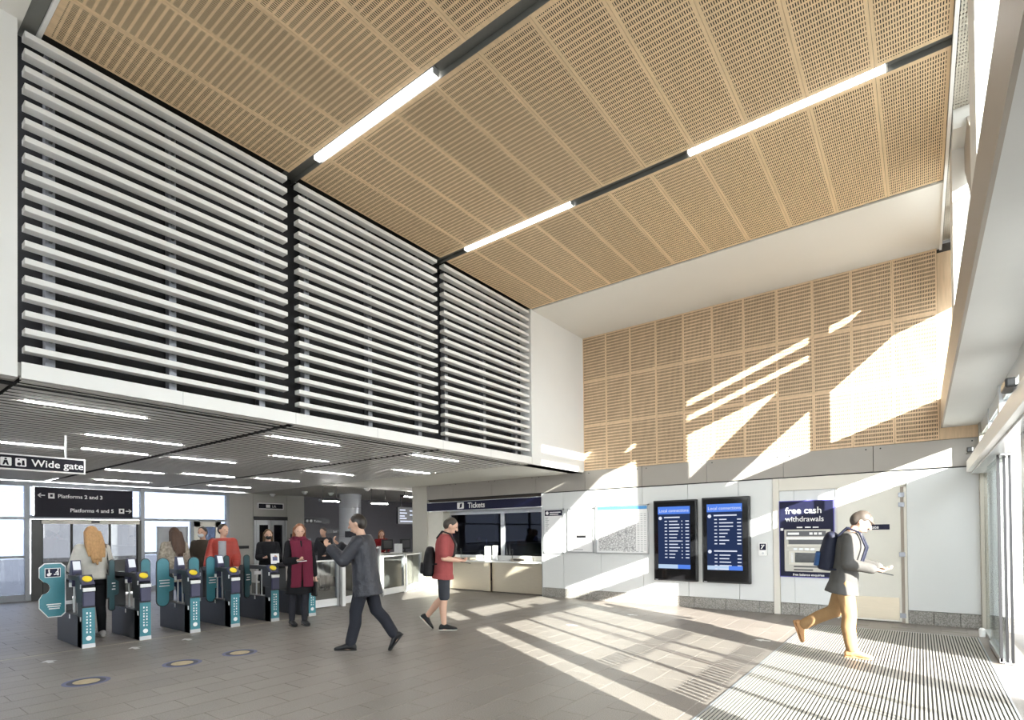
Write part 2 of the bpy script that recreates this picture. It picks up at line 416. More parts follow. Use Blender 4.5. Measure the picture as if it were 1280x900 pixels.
box('header_panel', beige, -2.034, -.18, Y0 - .03, Y0 + .05, 2.215, 2.438, wb)
def plinth(x0, x1, step=.6):
    x = x0
    while x < x1 - .05:
        b = min(x + step, x1)
        box('plinth_tile', plinthm, x + .003, b - .003, Y0 - .016, Y0 + .05, 0, .206, wb, bevel=.002); x = b
plinth(-7.19, -2.14); plinth(-2.03, -1.15, .3); plinth(-.175, .71, .32)
box('end_trim', alu, -7.2, -7.185, Y0 - .02, Y0 + .3, 0, 2.44, wb)

# Private door
dr = struct(box('door_1', doorm, -1.125, -.26, Y0 - .002, Y0 + .045, .012, 2.19), 'beige door with a dark private sign strip and kick plate', 'door')
MB().box(-1.15, -1.125, Y0 - .02, Y0 + .05, 0, 2.21).box(-.215, -.178, Y0 - .02, Y0 + .05, 0, 2.21).box(-1.15, -.178, Y0 - .02, Y0 + .05, 2.19, 2.214).build('door_frame', beige, dr)
box('jamb_gap', brownm, -.262, -.216, Y0 + .004, Y0 + .05, 0, 2.19, dr)
box('kick_plate', steel, -1.11, -.29, Y0 - .006, Y0 - .001, .04, .40, dr)
sg = box('sign_strip', navy, -.856, -.405, Y0 - .008, Y0 - .002, 1.502, 1.588, dr)
text('lettering', 'Private', .075, (-.76, Y0 - .0095, 1.52), '-y', signwhite, sg, bold=.001)
for z in (2.06, 1.90, 1.10, .12):
    MB().box(-.285, -.205, Y0 - .03, Y0 - .003, z - .035, z + .035).build('hinge', steelbr, dr)

# beige column and ticket office opening
struct(box('column_beige', mat('column_paint', (.50, .48, .42), .5, var=.03), -11.65, -11.06, Y0 - .03, Y0 + .6, 0, ZL), 'beige square column next to the ticket windows', 'column')
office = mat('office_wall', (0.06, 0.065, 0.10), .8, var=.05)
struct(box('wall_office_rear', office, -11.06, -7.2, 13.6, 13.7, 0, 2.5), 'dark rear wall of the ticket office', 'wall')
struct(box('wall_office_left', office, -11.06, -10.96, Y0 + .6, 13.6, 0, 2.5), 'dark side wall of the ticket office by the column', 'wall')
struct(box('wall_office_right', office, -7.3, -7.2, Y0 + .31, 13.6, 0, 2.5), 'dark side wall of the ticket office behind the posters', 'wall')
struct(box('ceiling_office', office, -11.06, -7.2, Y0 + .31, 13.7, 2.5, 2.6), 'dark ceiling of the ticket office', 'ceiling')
jw = struct(box('wall_ticket_reveal', mat('reveal_white', (.72, .70, .62), .5), -11.06, -10.50, Y0 + .02, Y0 + .5, 0, 2.12), 'pale reveal beside the ticket windows', 'wall')
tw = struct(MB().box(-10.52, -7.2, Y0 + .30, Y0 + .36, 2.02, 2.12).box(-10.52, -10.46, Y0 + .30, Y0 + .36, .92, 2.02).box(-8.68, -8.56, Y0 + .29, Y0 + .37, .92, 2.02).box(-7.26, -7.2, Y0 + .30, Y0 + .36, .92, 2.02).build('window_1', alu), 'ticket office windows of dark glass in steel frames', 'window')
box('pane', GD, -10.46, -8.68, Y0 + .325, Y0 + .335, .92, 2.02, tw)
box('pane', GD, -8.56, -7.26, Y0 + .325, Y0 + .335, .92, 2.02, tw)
tk = tag(box('ticket_sign', navy, -11.05, -7.225, Y0 - .035, Y0 + .05, 2.135, 2.36), 'long navy tickets sign above the ticket windows', 'sign')
text('lettering', 'Tickets', .20, (-9.52, Y0 - .0365, 2.18), '-y', signwhite, tk, bold=.003)
ic = MB().prism(rrect(-9.90, -9.66, 2.165, 2.335, .025), 'y', Y0 - .038, Y0 - .034).build('icon', signwhite, tk)
MB().prism([(-9.81, 2.19), (-9.74, 2.20), (-9.72, 2.31), (-9.79, 2.30)], 'y', Y0 - .0395, Y0 - .037).build('ticket_mark', navy, ic)
MB().box(-11.06, -7.2, Y0 - .03, Y0 + .04, 2.36, 2.372).box(-11.06, -7.2, Y0 - .03, Y0 + .3, 2.118, 2.136).build('edge_trim', alu, tk)

ct = thing('ticket_counter', 'long steel ticket counter with white top below the dark windows', 'counter', (-8.85, Y0 + .2, 0))
box('counter_top', mat('counter_white', (.78, .77, .74), .3), -10.5, -7.21, Y0 - .08, Y0 + .29, .765, .805, ct, bevel=.004)
for a, b in ((-10.5, -9.03), (-8.8, -7.21)): box('front_panel', steel, a, b, Y0 + .06, Y0 + .10, .02, .765, ct)
box('front_panel', steel, -9.02, -8.81, Y0 - .02, Y0 + .02, .02, .765, ct)
box('back_panel', mat('upstand_white', (.7, .7, .68), .4), -10.5, -7.21, Y0 + .27, Y0 + .295, .805, .93, ct)
for x in (-9.75, -7.9):
    t_ = box('serving_tray', steel, x - .25, x + .25, Y0 + .0, Y0 + .26, .806, .87, ct, bevel=.01)
    box('tray_mouth', black, x - .16, x + .16, Y0 - .004, Y0 + .01, .825, .856, t_)
for x, g in ((-10.0, 'left'), (-8.25, 'right')):
    s_ = thing('speech_unit', 'small silver microphone unit on the counter ' + ('near the pale reveal' if x < -9 else 'near the poster wall'), 'microphone', (x, Y0 + .2, .806), 'speech units on the ticket counter')
    MB().box(x - .06, x + .06, Y0 + .14, Y0 + .26, .806, .84).build('base', alu, s_, bevel=.01)
    MB().tube((x, Y0 + .2, .84), (x + .02, Y0 + .19, 1.04), .007).build('stem', black, s_)
    MB().tube((x + .02, Y0 + .19, 1.03), (x + .025, Y0 + .17, 1.10), .018).build('head', black, s_)
for x, w_, h_ in ((-9.05, .20, .36), (-8.80, .16, .38)):
    n_ = thing('notice_board', ('wider' if w_ > .18 else 'narrower') + ' white notice standing on the counter beside the window post', 'notice', (x, Y0 + .22, .806), 'white notices on the ticket counter')
    box('board', signwhite, x - w_ / 2, x + w_ / 2, Y0 + .20, Y0 + .212, .82, .806 + h_, n_)
    box('foot', alu, x - w_ / 2, x + w_ / 2, Y0 + .16, Y0 + .25, .806, .82, n_)
for x, c in ((-9.45, (.55, .05, .03)), (-7.55, (.8, .8, .8))):
    l_ = thing('desk_lamp', 'angled desk lamp with a %s head behind the ticket glass' % ('red' if c[1] < .1 else 'white'), 'lamp', (x, Y0 + .62, .86))
    MB().tube((x, Y0 + .62, .86), (x, Y0 + .62, .88), .08, n=16).build('base', black, l_)
    MB().tube((x, Y0 + .62, .88), (x + .02, Y0 + .62, 1.36), .012).build('arm', alu, l_)
    MB().tube((x + .02, Y0 + .62, 1.36), (x - .22, Y0 + .6, 1.40), .010).build('arm', alu, l_)
    MB().tube((x - .22, Y0 + .6, 1.42), (x - .26, Y0 + .6, 1.32), .03, .07, n=14).build('lamp_shade', mat('lamp_%d' % int(c[1] * 100), c, .4), l_)
o_ = tag(box('notice_card', mat('orange_card', (.5, .16, .06), .6), -8.22, -7.92, Y0 + .37, Y0 + .38, 1.18, 1.34), 'orange card fixed behind the ticket glass', 'notice')
od = thing('office_desk', 'pale desk behind the ticket windows', 'desk', (-8.85, Y0 + .75, 0))
box('desk_top', mat('desk_pale', (.5, .5, .5), .5), -10.5, -7.36, Y0 + .40, Y0 + 1.05, .82, .86, od)
for x in (-10.4, -8.8, -7.45): box('leg', alu, x - .03, x + .03, Y0 + .5, Y0 + .95, 0, .82, od)

# ---- right side: bulkhead, glazed street front, clerestory
struct(MB().box(.27, .29, -6, Y0, 3.07, 3.53).build('bulkhead_face', brownm), 'taupe face of the bulkhead above the entrance doors', 'wall')
struct(box('bulkhead', mat('bulkhead_white', (.66, .65, .63), .6, var=.02), .29, .735, -6, Y0, 3.07, 3.53), 'white bulkhead above the entrance doors', 'wall')
wr = struct(box('wall_right', white, XG - .06, XG + .1, -6, 2.72, 0, 3.53), 'solid wall beside the entrance doors', 'wall')
g1 = struct(MB().box(XG - .05, XG + .05, 3.14, 3.42, 0, 3.07).box(XG - .04, XG + .04, 6.12, 6.50, 0, 3.07).box(XG - .05, XG + .05, 7.92, 8.06, 2.3, 3.07).box(XG - .04, XG + .04, 2.70, 2.76, 0, 3.07)
            .box(XG - .03, XG + .03, 4.64, 4.72, 2.5, 3.07).box(XG - .03, XG + .03, 9.4, 9.46, 2.5, 3.07)
            .box(XG - .02, XG + .06, 2.75, Y0, 2.90, 3.07).box(XG - .14, XG + .06, 2.75, Y0 - .1, 2.32, 2.53).build('window_2', alu), 'glazed street front with automatic doors', 'window')
box('post', mat('post_taupe', (.40, .37, .31), .5), XG - .045, XG + .06, Y0 - .20, Y0 + .05, 0, 3.53, g1)
for a, b in ((2.76, 3.14), (3.42, 4.64), (4.72, 6.12), (6.50, 7.92), (8.06, 9.4), (9.46, Y0 - .2)): box('pane', G, XG - .004, XG + .004, a, b, 2.53, 2.90, g1)
box('pane', G, XG - .004, XG + .004, 2.76, 3.14, 0, 2.32, g1)
box('pane', G, XG - .004, XG + .004, 8.10, Y0 - .2, .03, 2.32, g1)
box('sill', alu, XG - .03, XG + .03, 8.06, Y0 - .2, 0, .03, g1)
film = mat('frosted_film', (.75, .76, .76), .6, var=.01)
def doorleaf(y0, y1, x, st=(1, 1), label='', n=None):
    t = thing('sliding_door', label, 'door', (x, (y0 + y1) / 2, 0), 'automatic doors of the street front')
    mb = MB().box(x - .015, x + .015, y0, y1, .01, .07).box(x - .015, x + .015, y0, y1, 2.27, 2.32)
    mb.build('rail', darkmetal, t)
    for y, k in ((y0, st[0]), (y1, st[1])):
        if k: box('stile', darkmetal, x - .015, x + .015, y - .018, y + .018, .01, 2.32, t)
    box('pane', G, x - .005, x + .005, y0, y1, .07, 2.27, t)
    mbf = MB(); y = y0 + .06
    while y < y1 - .06:
        for z in (.82, 1.24): mbf.box(x - .0075, x - .0055, y, y + .05, z, z + .14)
        y += .092
    mbf.build('frosted_marks', film, t)
doorleaf(3.44, 4.10, XG, label='glass sliding door leaf next to the solid wall post')
doorleaf(4.14, 4.70, XG + .0, label='glass sliding door leaf in the first doorway, inner leaf')
doorleaf(4.78, 5.20, XG, label='glass sliding door leaf in the middle doorway, short leaf')
doorleaf(5.26, 6.10, XG, label='glass sliding door leaf next to the wide white post')
dl = thing('sliding_door', 'open glass door leaf parked in front of the end pane', 'door', (XG - .05, 8.6, 0), 'automatic doors of the street front')
for x in (XG - .055, XG - .005, XG + .04): box('stile', black, x - .012, x + .012, 8.06, 8.10, .02, 2.32, dl)
box('pane', G, XG - .058, XG - .05, 8.10, 9.3, .05, 2.3, dl); box('rail', alu, XG - .07, XG - .035, 8.06, 9.3, .01, .06, dl)
op = thing('door_operator', 'white automatic door drive box with black sensor above the doors', 'door drive', (XG - .2, 7, 2.34))
MB().box(XG - .20, XG - .14, 3.2, Y0 - .3, 2.34, 2.50).build('casing', whitemetal, op, bevel=.004)
for y in (9.35, 5.3): MB().box(XG - .26, XG - .19, y - .13, y + .13, 2.50, 2.57).build('sensor', black, op, bevel=.015)
bo = tag(MB().tube((.66, 9.95, 0), (.66, 9.95, .10), .035, n=14).tube((.66, 9.95, .10), (.66, 9.95, .12), .035, .02, n=14).build('door_stop', whitemetal), 'small white door stop on the floor by the glass', 'door stop')

# clerestory above the bulkhead
struct(MB().box(.33, .56, 7.77, 8.278, 3.53, 5.9).box(.33, .56, 7.37, 7.8, 5.72, 5.93).build('clerestory_column', plaster), 'white clerestory column nearest the wood clad wall', 'column')
struct(MB().box(.33, .56, 4.72, 5.228, 3.53, 5.9).build('clerestory_column', plaster), 'white middle column of the clerestory', 'column')
struct(MB().box(.33, .56, 2.0, 2.178, 3.53, 5.9).build('clerestory_column', plaster), 'slim white clerestory column farthest from the wood clad wall', 'column')
g2 = struct(MB().box(.47, .53, 9.57, 9.72, 3.53, 5.95).box(.52, .57, 2.2, Y0, 3.53, 3.6).build('window_3', alu), 'high clerestory window along the street side', 'window')
for a, b in ((2.2, 4.70), (5.23, 7.77), (8.28, 9.57), (9.72, Y0)): box('pane', G, .548, .553, a, b, 3.6, 5.95, g2)
for d in (0, -3.05, -6.1):
    st = tag(MB().prism([(8.28 + d, 3.53), (8.60 + d, 3.53), ((11.02 + d, 5.62) if d else (10.58, 5.24)), ((11.02 + d, 5.92) if d else (10.58, 5.92)), ((10.55 + d, 5.92) if d else (10.40, 5.92)), (8.28 + d, 3.98)], 'x', .44, .52).build('raking_strut', brownm),
             'taupe raking strut in the clerestory %s' % ('next to the wood clad wall' if d == 0 else 'between the white columns' if d > -4 else 'farthest from the wood clad wall'), 'strut', 'clerestory struts')
br = thing('sun_louvre', 'white horizontal sun louvre outside the clerestory', 'louvre', (1.2, 7.6, 5.2))
for a, b in ((5.20, 5.455), (5.575, 5.755), (5.885, 6.30)): box('slat', whitemetal, 1.18, 1.22, 4.2, 10.9, a, b, br)
box('sun_block_panel', whitemetal, 1.18, 1.22, 0, 4.42, 5.20, 6.30, br); box('sun_block_panel', whitemetal, 1.16, 1.18, 10.12, 10.9, 5.2, 6.30, br)  # unseen solid panels added to block sun at both louvre ends
for y in (.3, 4.3, 7.6, 10.2): box('bracket', alu, .56, 1.2, y - .02, y + .02, 6.05, 6.1, br)
struct(box('wall_upper_right', white, .40, .56, -6, 2.0, 3.53, 6.02), 'solid upper wall beside the clerestory', 'wall')
mesh_m = wood_slots('perforated_metal', (.50, .46, .39), ('X', 'Y'), .022, .05, .010, .03, 9, 99, streak=(1, 1, 1))
for a, b in ((2.2, 7.37), (8.10, Y0 - .1)):
    ms_ = struct(box('ceiling_mesh', mesh_m, .33, .56, a, b, 5.93, 5.94), 'perforated metal soffit strip above the clerestory', 'ceiling')
    y = a + .2
    while y < b: box('rib', brownm, .33, .56, y, y + .05, 5.942, 5.99, ms_); y += .62
    box('edge_beam', brownm, .555, .585, a, b, 5.90, 6.0, ms_)
# exterior
struct(box('ground', pave, -60, 60, -60, 70, -.5, -.26), 'pale paving outside the station', 'ground')
struct(box('pavement', pave, XG + .25, 30, -20, 30, -.26, -.02), 'pale pavement outside the entrance', 'pavement')
struct(box('platform', pave, -40, XP - .3, -20, 30, -.26, -.02), 'pale platform outside the glazed wall', 'pavement')
tag(MB().box(1.5, 1.68, 7.62, 10.3, 0, 2.72).build('sun_blocker_wall', white), 'unseen white wall added outside the glazed front to block the sun', 'wall')  # out-of-view wall added to keep sun off the end pane
struct(MB().box(XG + .1, 3.0, Y0 - .0, Y0 + .2, .2, 3.2).build('wall_outside', panelw), 'white cladding continuing outside the glass', 'wall')
struct(MB().box(XG + .1, 3.0, Y0 - .02, Y0 + .2, -.02, .2).build('baseboard_outside', plinthm), 'granite plinth continuing outside the glass', 'plinth')

# ---- rear of the hall (behind the viewpoint): unseen glazing added for sky fill light
g3 = struct(MB().box(XL, XG, -6.06, -5.94, 0, .08).box(XL, XG, -6.06, -5.94, 5.8, 5.95).box(XL, XG, -6.05, -5.95, 2.9, 3.0).box(-5.0, -4.9, -6.05, -5.95, 0, 5.9).box(-2.8, -2.7, -6.05, -5.95, 0, 5.9).box(-.6, -.5, -6.05, -5.95, 0, 5.9).build('fill_window', alu), 'unseen glazing added at the hall end for sky fill', 'window')
for a, b in ((XL, -5.0), (-4.9, -2.8), (-2.7, -.6), (-.5, XG)): box('pane', G, a, b, -6.003, -5.997, .08, 4.6, g3); box('upper_panel', white, a, b, -6.02, -5.98, 4.6, 5.8, g3)  # solid upper panels hold back part of the added fill
struct(box('wall_gate_end', white, XP, XL, -6.1, -5.95, 0, 3.0), 'white end wall of the gate area', 'wall')

# ---- platform side wall: glazed screens, doors, lift
g4 = MB()
for y in (-5.0, -2.0, .6, 3.33, 5.72, 8.0): g4.box(XP - .06, XP + .06, y - .045, y + .045, 0, ZL)
for z0, z1 in ((1.94, 2.0), (1.02, 1.08)):
    for a, b in ((-6, 3.33), (5.72, 8.0)): g4.box(XP - .04, XP + .04, a, b, z0, z1)
g4.box(XP - .04, XP + .04, -6, 3.4, 0.0, .16).box(XP - .04, XP + .04, 5.66, 8.0, 0.0, .16).box(XP - .04, XP + .04, -6, 8, 2.74, ZL).box(XP - .04, XP + .04, 3.3, 5.75, 1.96, 2.04)
g4.box(XP - .04, XP + .04, 6.95, 7.02, 1.08, 1.94)
gw = struct(g4.build('window_5', alug), 'glazed screen on the platform side', 'window')
ys = (-6, -5, -2, .6, 3.33)
for a, b in list(zip(ys[:-1], ys[1:])) + [(5.72, 8.0)]:
    for z0, z1 in ((.16, 1.02), (1.08, 1.94), (2.0, 2.74)): box('pane', GB, XP - .006, XP + .006, a + .045, b - .045, z0, z1, gw)
box('pane', GB, XP - .006, XP + .006, 3.375, 3.44, 2.04, 2.74, gw); box('pane', GB, XP - .006, XP + .006, 5.43, 5.675, 2.04, 2.74, gw)
# sliding platform door
pd = thing('platform_door', 'dark glass platform door in a pale frame under the platforms sign', 'door', (XP + .05, 4.6, 0))
MB().box(XP, XP + .14, 3.58, 5.62, 1.84, 1.95).build('door_head', beige, pd)
MB().box(XP, XP + .08, 3.40, 3.60, 0, 1.95).box(XP, XP + .08, 5.60, 5.68, 0, 1.95).build('door_frame', darkmetal, pd)
box('sensor', black, XP + .14, XP + .17, 4.55, 4.72, 1.87, 1.91, pd)
for a, b in ((3.6, 4.15), (4.2, 4.95), (5.0, 5.6)):
    box('pane', glass('door_glass_%d' % int(a * 10), (.20, .205, .215), .06), XP + .02, XP + .03, a, b, .9, 1.84, pd)
    box('lower_panel', darkmetal, XP + .02, XP + .035, a, b, .03, .9, pd)
for y in (3.6, 4.175, 4.975, 5.6): box('stile', black, XP + .015, XP + .045, y - .025, y + .025, .03, 1.84, pd)
ps = thing('platform_sign', 'large dark sign to the platforms above the platform door', 'sign', (XP + .2, 4.43, 2.0))
box('panel', signdark, XP + .18, XP + .22, 3.43, 5.43, 2.0, 2.72, ps)
for y in (3.7, 5.1): box('bracket', alug, XP + .03, XP + .19, y - .03, y + .03, 2.3, 2.36, ps)
X_ = XP + .2215
text('lettering', 'Platforms 2 and 3', .128, (X_, 3.86, 2.47), '+x', signwhite, ps, bold=.002)
text('lettering', 'Platforms 4 and 5', .128, (X_, 4.10, 2.13), '+x', signwhite, ps, bold=.002)
def arrow(x, y, z, s, par, m=signwhite):
    MB().prism([(y - s * .1, z), (y, z + .055), (y, z + .03)], 'x', x - .001, x + .001)
    if s < 0: pts = [(y - .08, z), (y - .03, z + .05), (y - .005, z + .05), (y - .045, z + .01), (y + .06, z + .01), (y + .06, z - .01), (y - .045, z - .01), (y - .005, z - .05), (y - .03, z - .05)]
    else: pts = [(y + .08, z), (y + .03, z + .05), (y + .005, z + .05), (y + .045, z + .01), (y - .06, z + .01), (y - .06, z - .01), (y + .045, z - .01), (y + .005, z - .05), (y + .03, z - .05)]
    MB().prism(pts, 'x', x - .001, x + .001).build('arrow', m, par)
arrow(X_, 3.56, 2.52, -1, ps); arrow(X_, 5.33, 2.18, 1, ps)
for y, z in ((3.68, 2.45), (5.12, 2.115)):
    i_ = box('icon', signwhite, X_ - .001, X_ + .001, y, y + .12, z, z + .13, ps); box('icon_mark', signdark, X_, X_ + .002, y + .035, y + .085, z + .04, z + .1, i_)
# poster frame and inner door of the glazed screen
pf = thing('poster_frame', 'grey framed poster in front of the platform glazing', 'poster', (XP + .1, 6.4, 1.0))
MB().box(XP + .07, XP + .12, 6.05, 6.09, .5, 1.78).box(XP + .07, XP + .12, 6.80, 6.84, .5, 1.78).box(XP + .07, XP + .12, 6.05, 6.84, 1.74, 1.78).box(XP + .07, XP + .12, 6.05, 6.84, .95, .99).build('frame', alug, pf)
box('sheet', mat('poster_pale', (.42, .44, .46), .5, var=.3, scale=3), XP + .08, XP + .10, 6.09, 6.80, .99, 1.74, pf)
sd = struct(MB().box(XP + .045, XP + .09, 7.02, 7.18, 0, 1.94).box(XP + .045, XP + .09, 7.62, 7.78, 0, 1.94).box(XP + .045, XP + .09, 7.02, 7.78, 1.78, 1.94).box(XP + .045, XP + .09, 7.02, 7.78, 0, .3).build('door_2', beige), 'beige framed glass door in the platform glazing', 'door')
box('pane', GB, XP + .06, XP + .07, 7.18, 7.62, .3, 1.78, sd)
# lift wall
lw_ = struct(MB().box(XP - .2, XP, 8.045, 10.6, 0, ZL).build('wall_lift', mat('lift_wall', (.40, .385, .35), .5, var=.04)), 'beige panelled wall around the lift', 'wall')
lwm = MATS['lift_wall']
for a, b in ((8.05, 8.80), (8.806, 9.95), (9.956, 10.6)):
    for z0, z1 in ((0, 1.02), (1.03, 2.05), (2.06, ZL)):
        if a == 8.806 and z0 < 2: continue
        box('panel', lwm, XP - .005, XP + .015, a + .004, b - .004, z0 + .004, z1 - .004, lw_)
lf = thing('lift_door', 'steel framed lift door with dark glass under the lift sign', 'lift', (XP + .03, 9.38, 0))
MB().box(XP + .0, XP + .05, 8.82, 8.88, 0, 2.05).box(XP, XP + .05, 9.88, 9.94, 0, 2.05).build('frame', alu, lf)
box('head', black, XP, XP + .06, 8.82, 9.96, 2.0, 2.12, lf)
for a, b in ((8.9, 9.37), (9.39, 9.86)):
    l_ = box('leaf', alu, XP + .005, XP + .03, a, b, .02, 2.0, lf); box('pane', blackgl, XP + .028, XP + .034, a + .1, b - .08, .3, 1.85, l_)
ls = thing('lift_sign', 'small dark lift sign above the lift door', 'sign', (XP + .04, 9.38, 2.38))
box('panel', signwhite, XP + .016, XP + .035, 8.95, 9.83, 2.36, 2.56, ls); box('face', signdark, XP + .034, XP + .04, 8.98, 9.80, 2.385, 2.535, ls)
text('lettering', 'Lift', .11, (XP + .041, 9.42, 2.42), '+x', signwhite, ls); box('icon', signwhite, XP + .04, XP + .042, 9.22, 9.36, 2.41, 2.51, ls)
tag(box('door_number_plate', black, XP + .016, XP + .03, 8.28, 8.66, 1.10, 1.19), 'small black notice on the beige wall beside the lift', 'sign')
cp = thing('call_panel', 'black lift call panel right of the lift', 'button panel', (XP + .02, 10.15, 1.1))
box('plate', black, XP + .016, XP + .03, 10.08, 10.24, 1.15, 1.55, cp)
for z in (1.28, 1.42): MB().tube((XP + .03, 10.16, z), (XP + .036, 10.16, z), .03).build('button', alu, cp)
# dark end of the gate area
dkw = mat('dark_lilac_wall', (.15, .145, .16), .7, var=.05)
struct(MB().box(XP - .4, XP - .2, 10.6, 16, 0, ZL).build('wall_dark', dkw), 'dark grey far wall behind the round column', 'wall')
struct(MB().box(XP - .2, -11.06, 15.8, 16, 0, ZL).build('wall_far', dkw), 'dark grey end wall behind the desk', 'wall')
for nm, y, z, w_, tx, lb in (('way_sign', 10.72, 1.92, 1.0, 'Toilets', 'small dark sign with two round marks on the dark far wall'), ('exit_sign', 11.5, 1.55, .8, 'Exit', 'small dark exit sign beside the round column')):
    t = thing(nm, lb, 'sign', (XP - .1, y, z)); box('panel', black, XP - .18, XP - .15, y, y + w_, z, z + .17, t); text('lettering', tx, .11, (XP - .148, y + .36, z + .04), '+x', signwhite, t)
    if nm == 'way_sign':
        for k in (.1, .25): MB().tube((XP - .151, y + k, z + .085), (XP - .147, y + k, z + .085), .05).build('roundel', signwhite, t)
co = MB(); cx_, cy_ = -15.2, 11.17
rc = thing('round_column', 'round grey panelled column with glossy finish', 'column', (cx_, cy_, 0))
colm = mat('column_gloss', (.50, .51, .54), .15, var=.03)
for z0, z1 in ((0, .72), (.725, 1.45), (1.455, 1.92), (1.925, 2.40), (2.405, ZL)):
    MB().tube((cx_, cy_, z0), (cx_, cy_, z1), .36, n=40).build('ring_panel', colm, rc, smooth=False)
tag(box('column_sign', signdark, -14.86, -14.82, 10.72, 11.45, 1.42, 1.62), 'dark sign strip fixed to the round column', 'sign')

# ================================================================== FIXTURES
# ---- hall ceiling light lines
for i, (x0, x1, y, lb) in enumerate(((-5.59, -3.635, 3.676, 'white linear light in the ceiling slot between the first two louvre screens'), (-5.57, -3.664, 6.257, 'white linear light near the louvres in the long ceiling slot'), (-2.10, -.20, 6.257, 'white linear light near the street side in the long ceiling slot'))):
    t = thing('linear_light', lb, 'light', ((x0 + x1) / 2, y, ZC))
    box('diffuser', lampw, x0, x1, y - .034, y + .034, ZC - .012, ZC + .03, t)
    for x in (x0, x1): box('end_cap', alu, x - .008, x + .008, y - .036, y + .036, ZC - .014, ZC + .05, t)
    box('housing', alug, x0, x1, y - .04, y + .04, ZC + .03, ZC + .06, t)
# ---- slat ceiling lights
for x, a, b in ((-7.02, 1.36, 2.40), (-8.69, 2.29, 3.44), (-10.3, 1.35, 2.44), (-10.15, 2.62, 3.5), (-12.93, 3.72, 4.76), (-12.9, 1.9, 3.0), (-15.3, 4.2, 5.3), (-7.0, 3.90, 4.95), (-8.67, 4.85, 5.9), (-10.1, 3.85, 4.9), (-12.6, 5.0, 6.1), (-6.86, 6.32, 7.44), (-8.72, 7.5, 8.52), (-10.22, 6.43, 7.6), (-12.4, 6.5, 7.6), (-15.0, 6.6, 7.7)):
    t = thing('slot_light', 'thin white light line between the grey ceiling slats', 'light', (x, (a + b) / 2, ZL), 'light lines in the slatted ceiling')
    box('diffuser', lampl, x - .009, x + .009, a, b, ZL - .006, ZL + .01, t); box('housing', alug, x - .014, x + .014, a, b, ZL + .01, ZL + .028, t)
# ---- soffit lamps
for x, y in ((-16.7, 9.3), (-15.17, 9.49), (-15.0, 10.3), (-12.8, 10.0)):
    t = thing('dome_camera', 'small white dome fitting on the low soffit', 'ceiling fitting', (x, y, ZL), 'dome fittings on the soffit')
    MB().tube((x, y, ZL - .03), (x, y, ZL), .09, n=18).build('base', whitemetal, t); MB().tube((x, y, ZL - .09), (x, y, ZL - .03), .04, .08, n=18).build('dome', whitemetal, t)
for (x, a, b, z, lb) in ((-13, 8.58, 9.2, 2.42, 'near the lift side of the round column'), (-13, 10.22, 10.92, 2.42, 'between the round column and the departures monitor'), (-13, 11.5, 12.1, 2.68, 'above the departures monitor')):
    t = thing('pendant_rail', 'thin grey light rail hung from the soffit ' + lb, 'light', (x, (a + b) / 2, z), 'light rails near the round column')
    box('rail', darkmetal, x - .06, x + .06, a, b, z, z + .06, t); box('diffuser', lampl, x + .045, x + .062, a + .05, b - .05, z - .004, z + .02, t)
    for y in (a + .1, b - .1): MB().tube((x, y, z + .06), (x, y, ZL), .008, n=8).build('rod', darkmetal, t)

# ---- entrance mat
mt = thing('entrance_mat', 'ribbed metal entrance mat set into the floor by the doors', 'mat', ((MATX0 + MATX1) / 2, (MATY0 + MATY1) / 2, 0))
box('mat_base', mat('mat_carpet', (.035, .033, .032), .95, var=.3, scale=200), MATX0, MATX1, MATY0, MATY1, -.003, .002, mt)
ribm = mat('mat_aluminium', (.40, .385, .35), .45, .3, var=.12, scale=30)
me = bmesh_box('rib', ribm, .0165, MATY1 - MATY0 - .03, .008)
nr = 69
for i in range(nr): inst(me, 'rib', (MATX0 + .03 + (MATX1 - MATX0 - .06) * i / (nr - 1), (MATY0 + MATY1) / 2, .005), mt)
MB().box(MATX0 - .004, MATX0 + .012, MATY0, MATY1, -.003, .007).box(MATX1 - .012, MATX1 + .004, MATY0, MATY1, -.003, .007).box(MATX0, MATX1, MATY1 - .012, MATY1 + .004, -.003, .007).box(MATX0, MATX1, MATY0 - .004, MATY0 + .012, -.003, .007).build('frame', alug, mt)

# ---- floor stickers
for x, y, lb in ((-6.95, 1.832, 'wide wheelchair paddle'), (-7.0, 2.768, 'first gate aisle'), (-7.0, 3.447, 'second gate aisle')):
    t = thing('floor_sticker', 'round blue ringed floor sticker with tan centre before the ' + lb, 'sticker', (x, y, 0), 'round stickers on the floor before the gates')
    MB().prism(disc((x, y), .205, 'z', 0, 32), 'z', .0004, .0012).build('outer_ring', mat('sticker_blue', (.12, .13, .25), .6), t)
    MB().prism(disc((x, y), .165, 'z', 0, 32), 'z', .0010, .0018).build('dark_disc', mat('sticker_navy', (.03, .035, .07), .6), t)
    MB().prism(disc((x, y), .115, 'z', 0, 28), 'z', .0016, .0024).build('centre', mat('sticker_tan', (.50, .40, .24), .6, var=.4, scale=25), t)
for x, y, lb in ((-8.45, 1.86, 'before the wide wheelchair paddle'), (-8.5, 2.774, 'before the first gate aisle'), (-8.55, 3.45, 'before the second gate aisle'), (-4.55, 7.6, 'in the sunlit area far from the mat'), (-4.2, 9.15, 'near the information screens'), (-1.75, 8.0, 'beside the entrance mat')):
    t = thing('floor_arrow', 'small white arrow sticker on the floor ' + lb, 'sticker', (x, y, 0), 'white arrow stickers on the floor')
    MB().prism([(x - .10, y), (x - .0, y + .08), (x - .0, y + .03), (x + .1, y + .03), (x + .1, y - .03), (x, y - .03), (x, y - .08)], 'z', .0004, .0016).build('arrow', mat('sticker_white', (.65, .65, .65), .6), t)
struct(box('floor_groove', mat('groove_line', (.42, .38, .30), .7, var=.4, scale=9), -9.03, -8.99, -5, 6.0, .0003, .0014, None), 'pale line in the floor along the gates', 'floor line')

